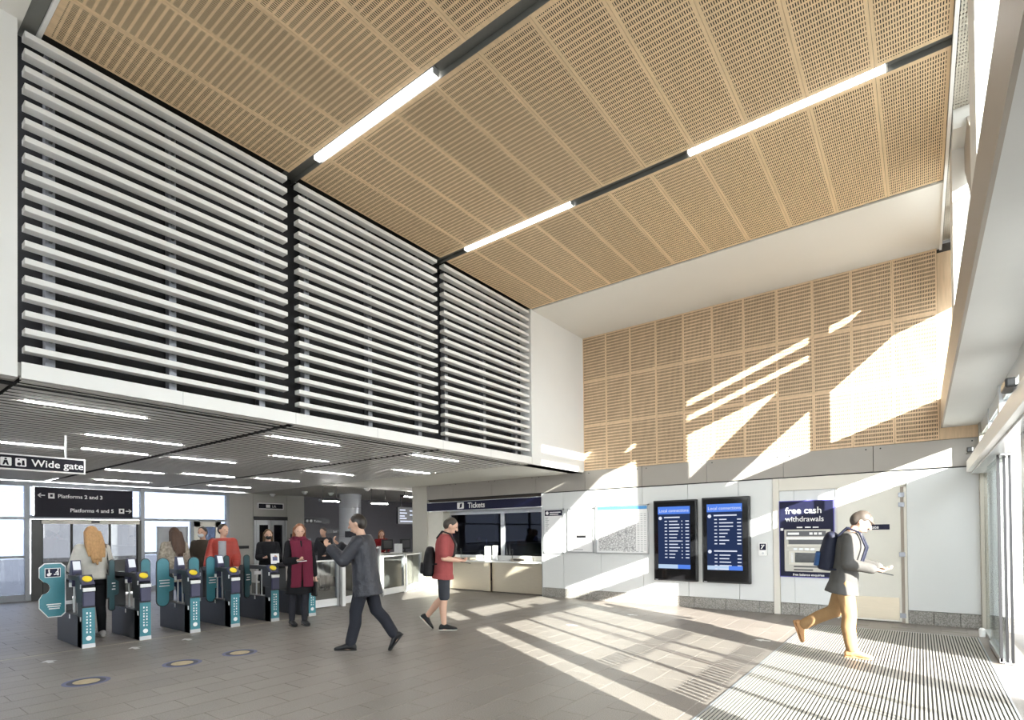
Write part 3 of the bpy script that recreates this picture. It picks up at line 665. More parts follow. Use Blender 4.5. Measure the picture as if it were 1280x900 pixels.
# ---- ticket gates
def pill(y0, y1, z0, z1, n=8):
    r = (y1 - y0) / 2; c = (y0 + y1) / 2; p = []
    for i in range(n + 1): t = PI * i / n; p.append((c + r * math.cos(t), z1 - r + r * math.sin(t)))
    for i in range(n + 1): t = PI + PI * i / n; p.append((c + r * math.cos(t), z0 + r + r * math.sin(t)))
    return p
def paddle(t, y0, y1, yc, m, x=-9.72, txt=True):
    b = MB().prism(pill(y0 - .012, y1 + .012, .375, 1.162), 'x', x - .012, x + .004); s = 1 if yc > y1 else -1
    e = y1 if s > 0 else y0
    b.prism([(e - s * .10, .56), (e + s * .03, .60), (yc, .62), (yc, .84), (e + s * .03, .86), (e - s * .10, .95)], 'x', x - .012, x + .004)
    p = b.build('paddle_edge', black, t)
    q = MB().prism(pill(y0, y1, .39, 1.15), 'x', x + .004, x + .012).prism([(e - s * .09, .58), (e + s * .03, .62), (yc, .64), (yc, .82), (e + s * .03, .84), (e - s * .09, .93)], 'x', x + .004, x + .0118).build('paddle', m, t)
    if txt:
        for k in range(3): box('print', signwhite, x + .0122, x + .013, y0 + .03 + .012 * (k % 2), y1 - .02 + .03, .70 + .045 * k, .716 + .045 * k, q)
XB = -10.2
def gate(yc, label, pads=(), disp=True):
    t = thing('ticket_gate', label, 'ticket gate', (-9.6, yc, 0), 'ticket gates in a row')
    h = .073; Xf = -9.05
    MB().box(XB, Xf - .02, yc - h, yc + h, 0, .43).build('base', gatem, t, bevel=.006)
    MB().box(Xf - .20, Xf - .008, yc - h, yc + h, 0, .60).prism([(Xf - .26, .60), (Xf - .008, .60), (Xf + .01, .80), (Xf - .05, .86), (Xf - .17, .965), (Xf - .30, .965), (Xf - .30, .85)], 'y', yc - h, yc + h).build('front_post', gatem, t, bevel=.004)
    MB().prism([(XB, .43), (XB + .14, .43), (XB + .14, .85), (XB + .06, .965), (XB, .90)], 'y', yc - h, yc + h).build('rear_post', gatem, t, bevel=.004)
    MB().prism([(XB + .06, .90), (Xf - .28, .90), (Xf - .26, .965), (XB + .10, .965)], 'y', yc - h * .8, yc + h * .8).build('top_rail', gatem, t)
    fp = box('front_panel', teal, Xf - .01, Xf + .004, yc - h + .004, yc + h - .004, .055, .54, t)
    MB().prism(disc((yc, .13), .032, 'x', 0), 'x', Xf + .003, Xf + .006).build('roundel', signwhite, fp)
    for k, yy in enumerate((-.02, .018)):
        for j in range(7): box('print', signwhite, Xf + .003, Xf + .0055, yc + yy - .008, yc + yy + .008, .20 + j * .043, .226 + j * .043 - .006 * ((j + k) % 3), fp)
    box('foot_plate', alu, Xf - .012, Xf + .008, yc - h, yc + h, 0, .055, t)
    box('card_unit', gatev, Xf - .02, Xf + .03, yc - h + .006, yc + h - .006, .56, .76, t, bevel=.01)
    box('light_strip', signwhite, Xf - .03, Xf + .035, yc - h + .004, yc + h - .004, .765, .815, t, bevel=.006)
    rd = MB().prism([(Xf - .16, .955), (Xf - .02, .84), (Xf + .01, .86), (Xf - .13, .985)], 'y', yc - h + .002, yc + h - .002).build('reader_pad', gatev, t)
    d = Vector((.12, 0, -.10)).normalized(); nrm = Vector((.64, 0, .77)); c = Vector((Xf - .065, yc, .93))
    MB().tube(c - nrm * .012, c + nrm * .01, .055, n=24).build('reader_disc', yellow, rd)
    for x in (-9.5, -9.68): MB().tube((x, yc, .43), (x, yc, .91), .013, n=10).build('guard_rod', alu, t)
    for sx in (Xf - .06, -9.6, XB + .05):
        for z in (.36, .80): box('sensor', signwhite, sx - .02, sx + .02, yc - h - .003, yc + h + .003, z, z + .06, t)
    if disp:
        b = MB().prism([(-9.70, .80), (-9.58, .80), (-9.56, .90), (-9.54, 1.02), (-9.60, 1.175), (-9.66, 1.175), (-9.70, 1.0)], 'y', yc - .055, yc + .055).build('display_head', gatev, t, bevel=.006)
        n2 = Vector((.93, 0, .36)); c2 = Vector((-9.568, yc, 1.105)) 
        MB().prism([(-9.545, 1.040), (-9.592, 1.160), (-9.589, 1.162), (-9.542, 1.042)], 'y', yc - .043, yc + .043).build('screen', screenw, b)
        MB().tube((-9.55, yc, .95), (-9.535, yc, .95), .035, n=14).build('indicator', black, b)
    for pdl in pads: paddle(t, *pdl)
    return t
def wide_paddle(t, yc):
    x = -9.72; y0, y1, z0, z1 = 2.03, 2.325, .385, 1.145
    pts = [(y1 - .05, z0), (y1, z0 + .05), (y1, z1 - .05), (y1 - .05, z1), (y0 + .06, z1), (y0, z1 - .06), (y0, z1 - .20), (y0 + .05, z1 - .26)]
    for k in range(9):
        a = R(90 - 22.5 * k); pts.append((y0 + .045 + .075 * math.cos(a), .80 + .085 * math.sin(a)))
    pts += [(y0 + .03, .70), (y0, .64), (y0, .52), (y0 + .10, z0)]
    MB().prism(pts, 'x', x - .012, x + .004).build('paddle_edge', signwhite, t)
    c = (sum(p[0] for p in pts) / len(pts), sum(p[1] for p in pts) / len(pts))
    in_ = [(c[0] + (p[0] - c[0]) * .93, c[1] + (p[1] - c[1]) * .965) for p in pts]
    q = MB().prism(in_, 'x', x + .004, x + .010).build('paddle', teal, t)
    s_ = box('sign_plate', signwhite, x + .010, x + .013, 2.09, 2.265, .945, 1.075, q); box('sign_face', navy, x + .013, x + .015, 2.097, 2.258, .953, 1.067, s_)
    X = x + .0155
    mb = MB().prism(disc((2.135, .985), .022, 'x', 0, 16), 'x', X, X + .001).prism(disc((2.137, 1.05), .010, 'x', 0, 10), 'x', X, X + .001)
    mb.prism([(2.128, 1.04), (2.142, 1.04), (2.146, 1.008), (2.165, 1.003), (2.165, .99), (2.136, .995)], 'x', X, X + .001)
    mb.prism([(2.19, .975), (2.225, .985), (2.222, 1.0), (2.188, .99)], 'x', X, X + .001).prism([(2.225, .97), (2.245, .97), (2.24, 1.04), (2.232, 1.045), (2.205, 1.01), (2.21, 1.002), (2.228, 1.02)], 'x', X, X + .001).prism(disc((2.236, 1.055), .009, 'x', 0, 10), 'x', X, X + .001)
    mb.build('pictogram', signwhite, s_)
    for k in range(3): box('print', signwhite, x + .0102, x + .0112, 2.11 + .012 * k, 2.27 - .008 * k, .50 + .03 * (2 - k), .516 + .03 * (2 - k), q)
    for y in (2.315,): MB().box(x - .03, x - .012, y, yc, .55, .60).box(x - .03, x - .012, y, yc, .92, .97).build('hinge_arm', alu, t)
g = gate(2.412, 'ticket gate with the wide wheelchair paddle beside it'); wide_paddle(g, 2.412)
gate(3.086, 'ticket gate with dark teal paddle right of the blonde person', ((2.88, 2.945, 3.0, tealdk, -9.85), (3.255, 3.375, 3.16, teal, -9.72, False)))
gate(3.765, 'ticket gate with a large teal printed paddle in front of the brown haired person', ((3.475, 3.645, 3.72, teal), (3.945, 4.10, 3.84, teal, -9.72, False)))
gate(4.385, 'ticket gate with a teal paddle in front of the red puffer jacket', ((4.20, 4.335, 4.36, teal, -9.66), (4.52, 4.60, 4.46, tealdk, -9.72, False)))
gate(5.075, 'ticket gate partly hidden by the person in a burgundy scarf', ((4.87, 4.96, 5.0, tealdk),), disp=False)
gate(5.80, 'last ticket gate beside the low glass barrier', (), disp=False)

# ---- low glass barrier
def barrier(p, q, h, lb):
    a = Vector((*p, 0)); b = Vector((*q, 0)); ln = (b - a).length
    t = thing('glass_barrier', lb, 'barrier', tuple(a), 'low glass barriers'); t.rotation_euler.z = math.atan2(b.y - a.y, b.x - a.x)
    def lb_(nm, m, *bb): MB().box(*bb).build(nm, m, t, local=True)
    lb_('bottom_rail', whitemetal, 0, ln, -.03, .03, .02, .17)
    for x in (.03, ln - .03): lb_('post', alu, x - .03, x + .03, -.035, .035, 0, h)
    lb_('pane', GG, .06, ln - .06, -.006, .006, .17, h - .05)
    lb_('top_rail', whitemetal, .06, ln - .06, -.012, .012, h - .05, h - .02)
barrier((-9.83, 5.98), (-9.87, 6.95), 1.0, 'low glass barrier panel beside the last ticket gate')
barrier((-9.88, 7.0), (-10.42, 8.5), 1.22, 'low glass barrier panel behind the person in dark quilted jacket')
barrier((-10.44, 8.56), (-10.74, 9.55), 1.0, 'low glass barrier panel between two slim posts')
barrier((-10.76, 9.6), (-11.3, 10.66), 1.0, 'low glass barrier panel meeting the beige column')
rp = thing('reader_post', 'white validator post with a yellow reader on the glass barrier', 'card reader', (-9.8, 6.98, 0))
MB().box(-9.79, -9.72, 6.94, 7.02, 0, .95).build('post', whitemetal, rp); MB().box(-9.80, -9.70, 6.86, 7.06, .95, 1.25).build('head', whitemetal, rp, bevel=.01)
MB().tube((-9.71, 7.0, 1.12), (-9.68, 7.0, 1.15), .07, n=20).build('reader_disc', yellow, rp)

# ---- help desk area behind the barrier
hd = thing('help_desk', 'pale help desk with dark front behind the glass barrier', 'desk', (-12.6, 10.0, 0))
box('desk_top', mat('desk_top_pale', (.55, .53, .50), .4), -12.95, -12.2, 9.0, 11.4, .92, .96, hd); box('front_panel', mat('desk_front', (.10, .095, .09), .5), -12.3, -12.25, 9.05, 11.35, 0, .92, hd)
for y in (9.1, 11.3): box('side_panel', MATS['desk_front'], -12.9, -12.3, y - .03, y + .03, 0, .92, hd)
for y, lb in ((10.45, 'dark computer monitor on the help desk beside the red dressed person'), (11.15, 'dark computer monitor at the end of the help desk')):
    t = thing('monitor', lb, 'monitor', (-12.5, y, .96)); box('screen_body', black, -12.50, -12.45, y - .2, y + .2, 1.06, 1.36, t, bevel=.006); box('bezel_back', darkmetal, -12.45, -12.445, y - .15, y + .15, 1.1, 1.32, t)
    MB().tube((-12.5, y, .98), (-12.5, y, 1.1), .02).build('stand', black, t); MB().tube((-12.5, y, .96), (-12.5, y, .98), .1, n=18).build('foot', black, t)
for y, lb in ((10.82, 'white folder standing on the help desk'), (9.6, 'pile of white papers on the help desk')):
    t = thing('papers', lb, 'papers', (-12.4, y, .96)); box('stack', signwhite, -12.48, -12.3, y - .1, y + .06, .961, 1.0 if y < 10 else 1.22, t); box('cover', MATS['desk_top_pale'], -12.48, -12.3, y - .1, y + .06, 1.0 if y < 10 else 1.22, 1.005 if y < 10 else 1.226, t)
rk = thing('leaflet_rack', 'black metal leaflet rack by the dark far wall', 'rack', (-15.6, 9.9, 0))
for y in (9.5, 10.5): MB().tube((-15.6, y, 0), (-15.6, y, 1.25), .02).build('leg', black, rk)
for z in (.55, .85, 1.15): MB().box(-15.7, -15.5, 9.5, 10.5, z, z + .02).box(-15.52, -15.5, 9.5, 10.5, z, z + .12).build('shelf', black, rk)
for k in range(4): box('leaflet', mat('leaflet_%d' % (k % 2), ((.5, .5, .52), (.3, .32, .36))[k % 2], .6), -15.62, -15.60, 9.55 + k * .24, 9.73 + k * .24, .87 + .3 * (k % 2), 1.1 + .3 * (k % 2), rk)
lwl = thing('low_wall', 'pale low wall with dark skirting behind the gates', 'low wall', (-13.8, 8.5, 0))
box('body', mat('low_wall_pale', (.45, .43, .39), .6), -14.0, -13.7, 7.2, 9.6, .28, .72, lwl); box('skirting', mat('low_wall_dark', (.10, .095, .08), .6), -13.98, -13.72, 7.2, 9.6, 0, .28, lwl); box('coping', alu, -14.02, -13.68, 7.18, 9.62, .72, .75, lwl)
dm = thing('departure_monitor', 'hanging black departures monitor beside the beige column', 'screen', (-14, 12.6, 1.85))
box('screen_body', black, -14.08, -14.0, 12.2, 13.05, 1.855, 2.42, dm)
for k, (y, z, w_) in enumerate(((12.28, 2.30, .25), (12.28, 2.20, .32), (12.28, 2.10, .22), (12.28, 2.02, .30), (12.72, 2.28, .12), (12.72, 2.14, .14), (12.3, 1.92, .6))): box('print', screent, -14.0, -13.998, y, y + w_, z, z + .045, dm)
for y in (12.35, 12.9): MB().tube((-14.04, y, 2.42), (-14.04, y, ZL), .015).build('rod', darkmetal, dm)

# ---- wide gate sign
wg = thing('hanging_sign', 'hanging dark wide gate sign with two white pictograms', 'sign', (-9.05, 1.7, 2.36))
box('frame', whitemetal, -9.09, -9.03, .95, 2.375, 2.352, 2.556, wg, bevel=.004); box('face', signdark, -9.032, -9.026, .97, 2.355, 2.372, 2.536, wg)
text('lettering', 'Wide gate', .128, (-9.0255, 1.815, 2.412), '+x', signwhite, wg, bold=.0015)
for y in (1.52, 1.66):
    i_ = MB().prism(rrect(y, y + .105, 2.40, 2.505, .012), 'x', -9.027, -9.0245).build('icon', signwhite, wg)
    X = -9.0245
    if y < 1.6: MB().prism(disc((y + .05, 2.485), .012, 'x', 0, 12), 'x', X, X + .001).prism([(y + .035, 2.41), (y + .05, 2.44), (y + .065, 2.41), (y + .08, 2.41), (y + .065, 2.47), (y + .035, 2.47), (y + .02, 2.41)], 'x', X, X + .001).build('icon_mark', signdark, i_)
    else: MB().prism(disc((y + .035, 2.43), .02, 'x', 0, 14), 'x', X, X + .001).prism(disc((y + .032, 2.485), .010, 'x', 0, 10), 'x', X, X + .001).prism([(y + .06, 2.415), (y + .09, 2.415), (y + .085, 2.48), (y + .065, 2.48)], 'x', X, X + .001).build('icon_mark', signdark, i_)
for y in (1.05, 2.165): box('rod', alu, -9.07, -9.05, y - .012, y + .012, 2.556, 2.93, wg)

# ---- posters on the white cladding
YW = Y0 - .008
def frame(nm, lb, x0, x1, z0, z1, sheet, cat='poster', d=.035, fw=.025, fm=alu):
    t = thing(nm, lb, cat, ((x0 + x1) / 2, YW, z0))
    MB().box(x0, x0 + fw, YW - d, YW, z0, z1).box(x1 - fw, x1, YW - d, YW, z0, z1).box(x0, x1, YW - d, YW, z0, z0 + fw).box(x0, x1, YW - d, YW, z1 - fw, z1).build('frame', fm, t)
    s = box('sheet', sheet, x0 + fw, x1 - fw, YW - d * .5, YW - .001, z0 + fw, z1 - fw, t)
    return t, s, YW - d * .5
paper = mat('paper_white', (.82, .82, .82), .5, var=.01)
t, s, y = frame('timetable_poster', 'narrow white timetable poster with a navy heading next to the ticket windows', -7.137, -6.58, 1.02, 2.06, paper)
h = box('heading', navy, -7.10, -6.61, y - .002, y, 1.90, 2.03, s)
MB().prism(disc((-7.03, 1.965), .04, 'y', 0), 'y', y - .004, y - .002).build('roundel', signwhite, h)
for k, w_ in enumerate((.30, .24)): box('print', signwhite, -6.96, -6.96 + w_, y - .004, y - .002, 1.97 - k * .045, 1.99 - k * .045, h)
ink = mat('print_grey', (.35, .35, .37), .6)
mb = MB()
for k in range(26): mb.box(-7.09, -7.02 + .02 * (k % 3), y - .0015, y, 1.10 + k * .03, 1.112 + k * .03)
mb.build('print', ink, s)['kind'] = 'stuff'
t, s, y = frame('notice_poster', 'white notice poster with a small black label in its middle', -6.474, -5.80, 1.045, 2.055, paper)
box('black_label', black, -6.25, -6.0, y - .002, y, 1.38, 1.44, s)
box('print', ink, -6.34, -6.08, y - .0015, y, 1.11, 1.125, s)
mm, nt, p = _new('network_map'); N = nt.nodes; L = nt.links
tc = N.new('ShaderNodeTexCoord'); vo = N.new('ShaderNodeTexVoronoi'); vo.feature = 'DISTANCE_TO_EDGE'; vo.inputs['Scale'].default_value = 16; L.new(tc.outputs['Object'], vo.inputs['Vector'])
v2 = N.new('ShaderNodeTexVoronoi'); v2.feature = 'DISTANCE_TO_EDGE'; v2.inputs['Scale'].default_value = 34; L.new(tc.outputs['Object'], v2.inputs['Vector'])
mi = N.new('ShaderNodeMath'); mi.operation = 'MINIMUM'; L.new(vo.outputs['Distance'], mi.inputs[0]); L.new(v2.outputs['Distance'], mi.inputs[1])
ra = N.new('ShaderNodeMapRange'); ra.inputs[1].default_value = .03; ra.inputs[2].default_value = .09; L.new(mi.outputs[0], ra.inputs[0])
mx = N.new('ShaderNodeMix'); mx.data_type = 'RGBA'; mx.inputs[6].default_value = (.30, .30, .31, 1); mx.inputs[7].default_value = (.76, .76, .76, 1); L.new(ra.outputs[0], mx.inputs[0]); L.new(mx.outputs[2], p.inputs['Base Color'])
t, s, y = frame('map_poster', 'wide framed network map poster with a blue top edge', -5.751, -4.513, 1.035, 2.085, paper)
box('heading', mat('poster_blue', (.08, .30, .62), .5), -5.715, -4.55, y - .002, y, 1.985, 2.05, s)
box('map_print', mm, -5.68, -4.80, y - .0015, y, 1.10, 1.93, s)
mb = MB()
for c in range(3):
    for k in range(20): mb.box(-4.77 + c * .075, -4.72 + c * .075, y - .0015, y, 1.12 + k * .04, 1.13 + k * .04)
for k in range(5): mb.box(-5.1 + k * .1, -5.04 + k * .1, y - .0018, y, 1.085, 1.095)
mb.build('print', ink, s)['kind'] = 'stuff'

# ---- information screens
def screen(lb, x0, x1, z0, z1, rows, two):
    t = thing('information_screen', lb, 'screen', ((x0 + x1) / 2, YW, z0)); d = .10; y = YW - d
    box('casing', black, x0, x1, y, YW, z0, z1, t, bevel=.012); box('glass_front', blackgl, x0 + .03, x1 - .03, y - .003, y + .002, z0 + .03, z1 - .03, t)
    y -= .003; a, b = x0 + .10, x1 - .13
    dsp = box('display', screenb, a, b, y - .002, y, z0 + .24, z1 - .13, t)
    zt_ = z1 - .13
    hb = box('header', screenh, a + .0, b, y - .003, y - .001, zt_ - .15, zt_, dsp)
    text('lettering', 'Local connections', .088, (a + .02, y - .0035, zt_ - .11), '-y', screent, hb, sx=.95)
    fb = box('footer', emis('screen_footer%d' % two, (.55, .72, .95), .8), a, b, y - .003, y - .001, z0 + .25, z0 + .33, dsp); box('clock', screenh, b - .25, b, y - .0045, y - .003, z0 + .25, z0 + .33, fb)
    def block(z, n, hdr):
        MB().prism(disc((a + .05, z - .03), .035, 'y', 0, 18), 'y', y - .004, y - .002).build('roundel', screent, dsp)
        mb = MB(); mb.box(a + .13, a + .13 + hdr, y - .004, y - .002, z - .03, z - .005)
        for k in range(n):
            zz = z - .085 - k * .066; r = random.Random(k * 7 + n)
            mb.box(a + .14, a + .19, y - .004, y - .002, zz - .02, zz); mb.box(a + .23, a + .33 + r.random() * .16, y - .004, y - .002, zz - .02, zz); mb.box(b - .09, b - .02, y - .004, y - .002, zz - .02, zz)
            if not two: mb.box(b - .17, b - .15, y - .004, y - .002, zz - .02, zz)
        mb.build('print', screent, dsp)['kind'] = 'stuff'
    z = zt_ - .20
    for n, hdr in rows: block(z, n, hdr); z -= n * .066 + .15
    box('maker_plate', alu, x0 + .03, x0 + .09, y - .001, y + .002, z0 + .012, z0 + .024, t)
screen('black upright local connections screen beside the map poster', -4.377, -3.494, .514, 2.135, ((12, .32),), 0)
screen('black upright local connections screen with two lists', -3.395, -2.519, .515, 2.15, ((8, .42), (5, .42)), 1)
kp = thing('help_button', 'small white wall call button with a black pictogram', 'call button', (-2.31, YW, 1.04))
MB().prism(rrect(-2.384, -2.24, 1.045, 1.285, .02), 'y', YW - .045, YW).build('casing', whitemetal, kp)
MB().prism(rrect(-2.365, -2.26, 1.15, 1.265, .006), 'y', YW - .047, YW - .044).build('pictogram_plate', navy, kp)
MB().prism([(-2.35, 1.17), (-2.33, 1.17), (-2.28, 1.24), (-2.30, 1.25)], 'y', YW - .049, YW - .046).prism(disc((-2.33, 1.235), .012, 'y', 0, 12), 'y', YW - .049, YW - .046).build('pictogram', signwhite, kp)
MB().prism(disc((-2.312, 1.09), .02, 'y', 0, 16), 'y', YW - .052, YW - .044).build('button', alu, kp)

# ---- cash machine
am = thing('cash_machine', 'cash machine in a navy surround reading free cash withdrawals', 'cash machine', (-1.62, YW, .69))
violet = mat('violet_edge', (.10, .09, .42), .5)
ya = YW - .05
box('surround', navy, -2.024, -1.19, ya, YW + .004, .69, 2.015, am, bevel=.006); box('edge_rim', violet, -2.036, -1.178, ya + .02, YW + .003, .675, 2.03, am)  # plain violet rim around the navy surround
text('lettering', 'free cash', .158, (-1.93, ya - .001, 1.80), '-y', signwhite, am, bold=.0012, sx=1.0)
text('lettering', 'withdrawals', .128, (-1.93, ya - .001, 1.66), '-y', signwhite, am, bold=.001, sx=.97)
text('lettering', 'free balance enquiries', .055, (-1.82, ya - .001, .705), '-y', signwhite, am, bold=.001)
fa_ = box('fascia', mat('machine_grey', (.42, .40, .36), .4, .3), -1.95, -1.23, ya - .02, ya, .775, 1.52, am, bevel=.008)
for x in (-1.75, -1.62, -1.5): box('print', signwhite, x, x + .09, ya - .002, ya, 1.545, 1.565, am)
y = ya - .022
box('heading_strip', mat('machine_dark', (.08, .08, .09), .4), -1.91, -1.30, y - .004, y, 1.40, 1.49, fa_)
for k, (x, w_) in enumerate(((-1.89, .18), (-1.55, .05), (-1.48, .05), (-1.41, .05))): box('print', signwhite, x, x + w_, y - .006, y - .003, 1.425, 1.465, fa_)
box('canopy', signwhite, -1.91, -1.27, y - .03, y, 1.34, 1.385, fa_, bevel=.004); box('recess', MATS['machine_dark'], -1.88, -1.28, y - .003, y, 1.26, 1.335, fa_)
box('canopy', mat('machine_cream', (.6, .58, .52), .4), -1.90, -1.27, y - .02, y, 1.215, 1.255, fa_)
for k in range(4): box('key', alu, -1.80 + k * .09, -1.745 + k * .09, y - .008, y, 1.155, 1.19, fa_)
sc_ = box('screen_surround', MATS['machine_cream'], -1.88, -1.27, y - .01, y, .90, 1.14, fa_); box('screen', blackgl, -1.78, -1.36, y - .014, y - .009, .94, 1.11, sc_)
for k in range(4):
    for x in (-1.84, -1.32): box('key', alu, x, x + .035, y - .018, y - .009, .945 + k * .045, .968 + k * .045, sc_)
for z, w_ in ((.855, .42), (.80, .3)): box('slot', black, -1.80, -1.80 + w_, y - .008, y, z, z + .022, fa_)
box('icon', signwhite, -2.01, -1.965, ya - .002, ya, 1.50, 1.545, am)

# ================================================================== PEOPLE
def capsule(bm, p0, p1, r0, r1, n=14, hs=4):
    p0 = Vector(p0); p1 = Vector(p1); d = p1 - p0; ln = d.length
    if ln < 1e-6: d = Vector((0, 0, 1))
    d.normalize(); a = d.orthogonal().normalized(); b = d.cross(a)
    rings = []
    for i in range(hs): t = PI / 2 * (i + .3) / hs; rings.append((p0 - d * r0 * math.cos(t), r0 * math.sin(t)))
    rings.append((p0, r0)); rings.append((p1, r1))
    for i in range(hs): t = PI / 2 * (hs - i - .7) / hs; rings.append((p1 + d * r1 * math.cos(t), r1 * math.sin(t)))
    loft(bm, [(c, a * r, b * r) for c, r in rings], n)
def loft(bm, rings, n=18):
    vs = []
    for c, a, b in rings:
        vs.append([bm.verts.new(Vector(c) + Vector(a) * math.cos(2 * PI * i / n) + Vector(b) * math.sin(2 * PI * i / n)) for i in range(n)])
    for r0, r1 in zip(vs[:-1], vs[1:]):
        for i in range(n): bm.faces.new((r0[i], r0[(i + 1) % n], r1[(i + 1) % n], r1[i]))
    bm.faces.new(vs[0][::-1]); bm.faces.new(vs[-1])
def ell(bm, c, rx, ry, rz, M=None):
    bmesh.ops.create_uvsphere(bm, u_segments=18, v_segments=12, radius=1, matrix=Matrix.Translation(c) @ (M or Matrix.Identity(4)) @ Matrix.Diagonal((rx, ry, rz, 1)))
def remesh(bm, name, m, voxel, smooth=4, fac=.5):
    bmesh.ops.recalc_face_normals(bm, faces=bm.faces)
    me = bpy.data.meshes.new('tmp'); bm.to_mesh(me); bm.free()
    o = bpy.data.objects.new('tmp', me); COL.objects.link(o)
    r = o.modifiers.new('r', 'REMESH'); r.mode = 'VOXEL'; r.voxel_size = voxel; r.use_smooth_shade = True
    if smooth: s = o.modifiers.new('s', 'SMOOTH'); s.iterations = smooth; s.factor = fac
    dg = bpy.context.evaluated_depsgraph_get(); out = bpy.data.meshes.new_from_object(o.evaluated_get(dg))
    bpy.data.objects.remove(o); bpy.data.meshes.remove(me)
    out.name = name; out.materials.clear(); out.materials.append(m)
    for p in out.polygons: p.use_smooth = True
    return out
skin = mat('skin', (.52, .30, .21), .55, var=.05, scale=20)
skin2 = mat('skin_light', (.60, .37, .27), .55, var=.05, scale=20)
def cloth(name, col, rough=.85, bump=.25, bs=55, var=.15, st=None): return mat(name, col, rough, var=var, scale=14, bump=bump, bscale=bs, spec=.2, stretch=st)

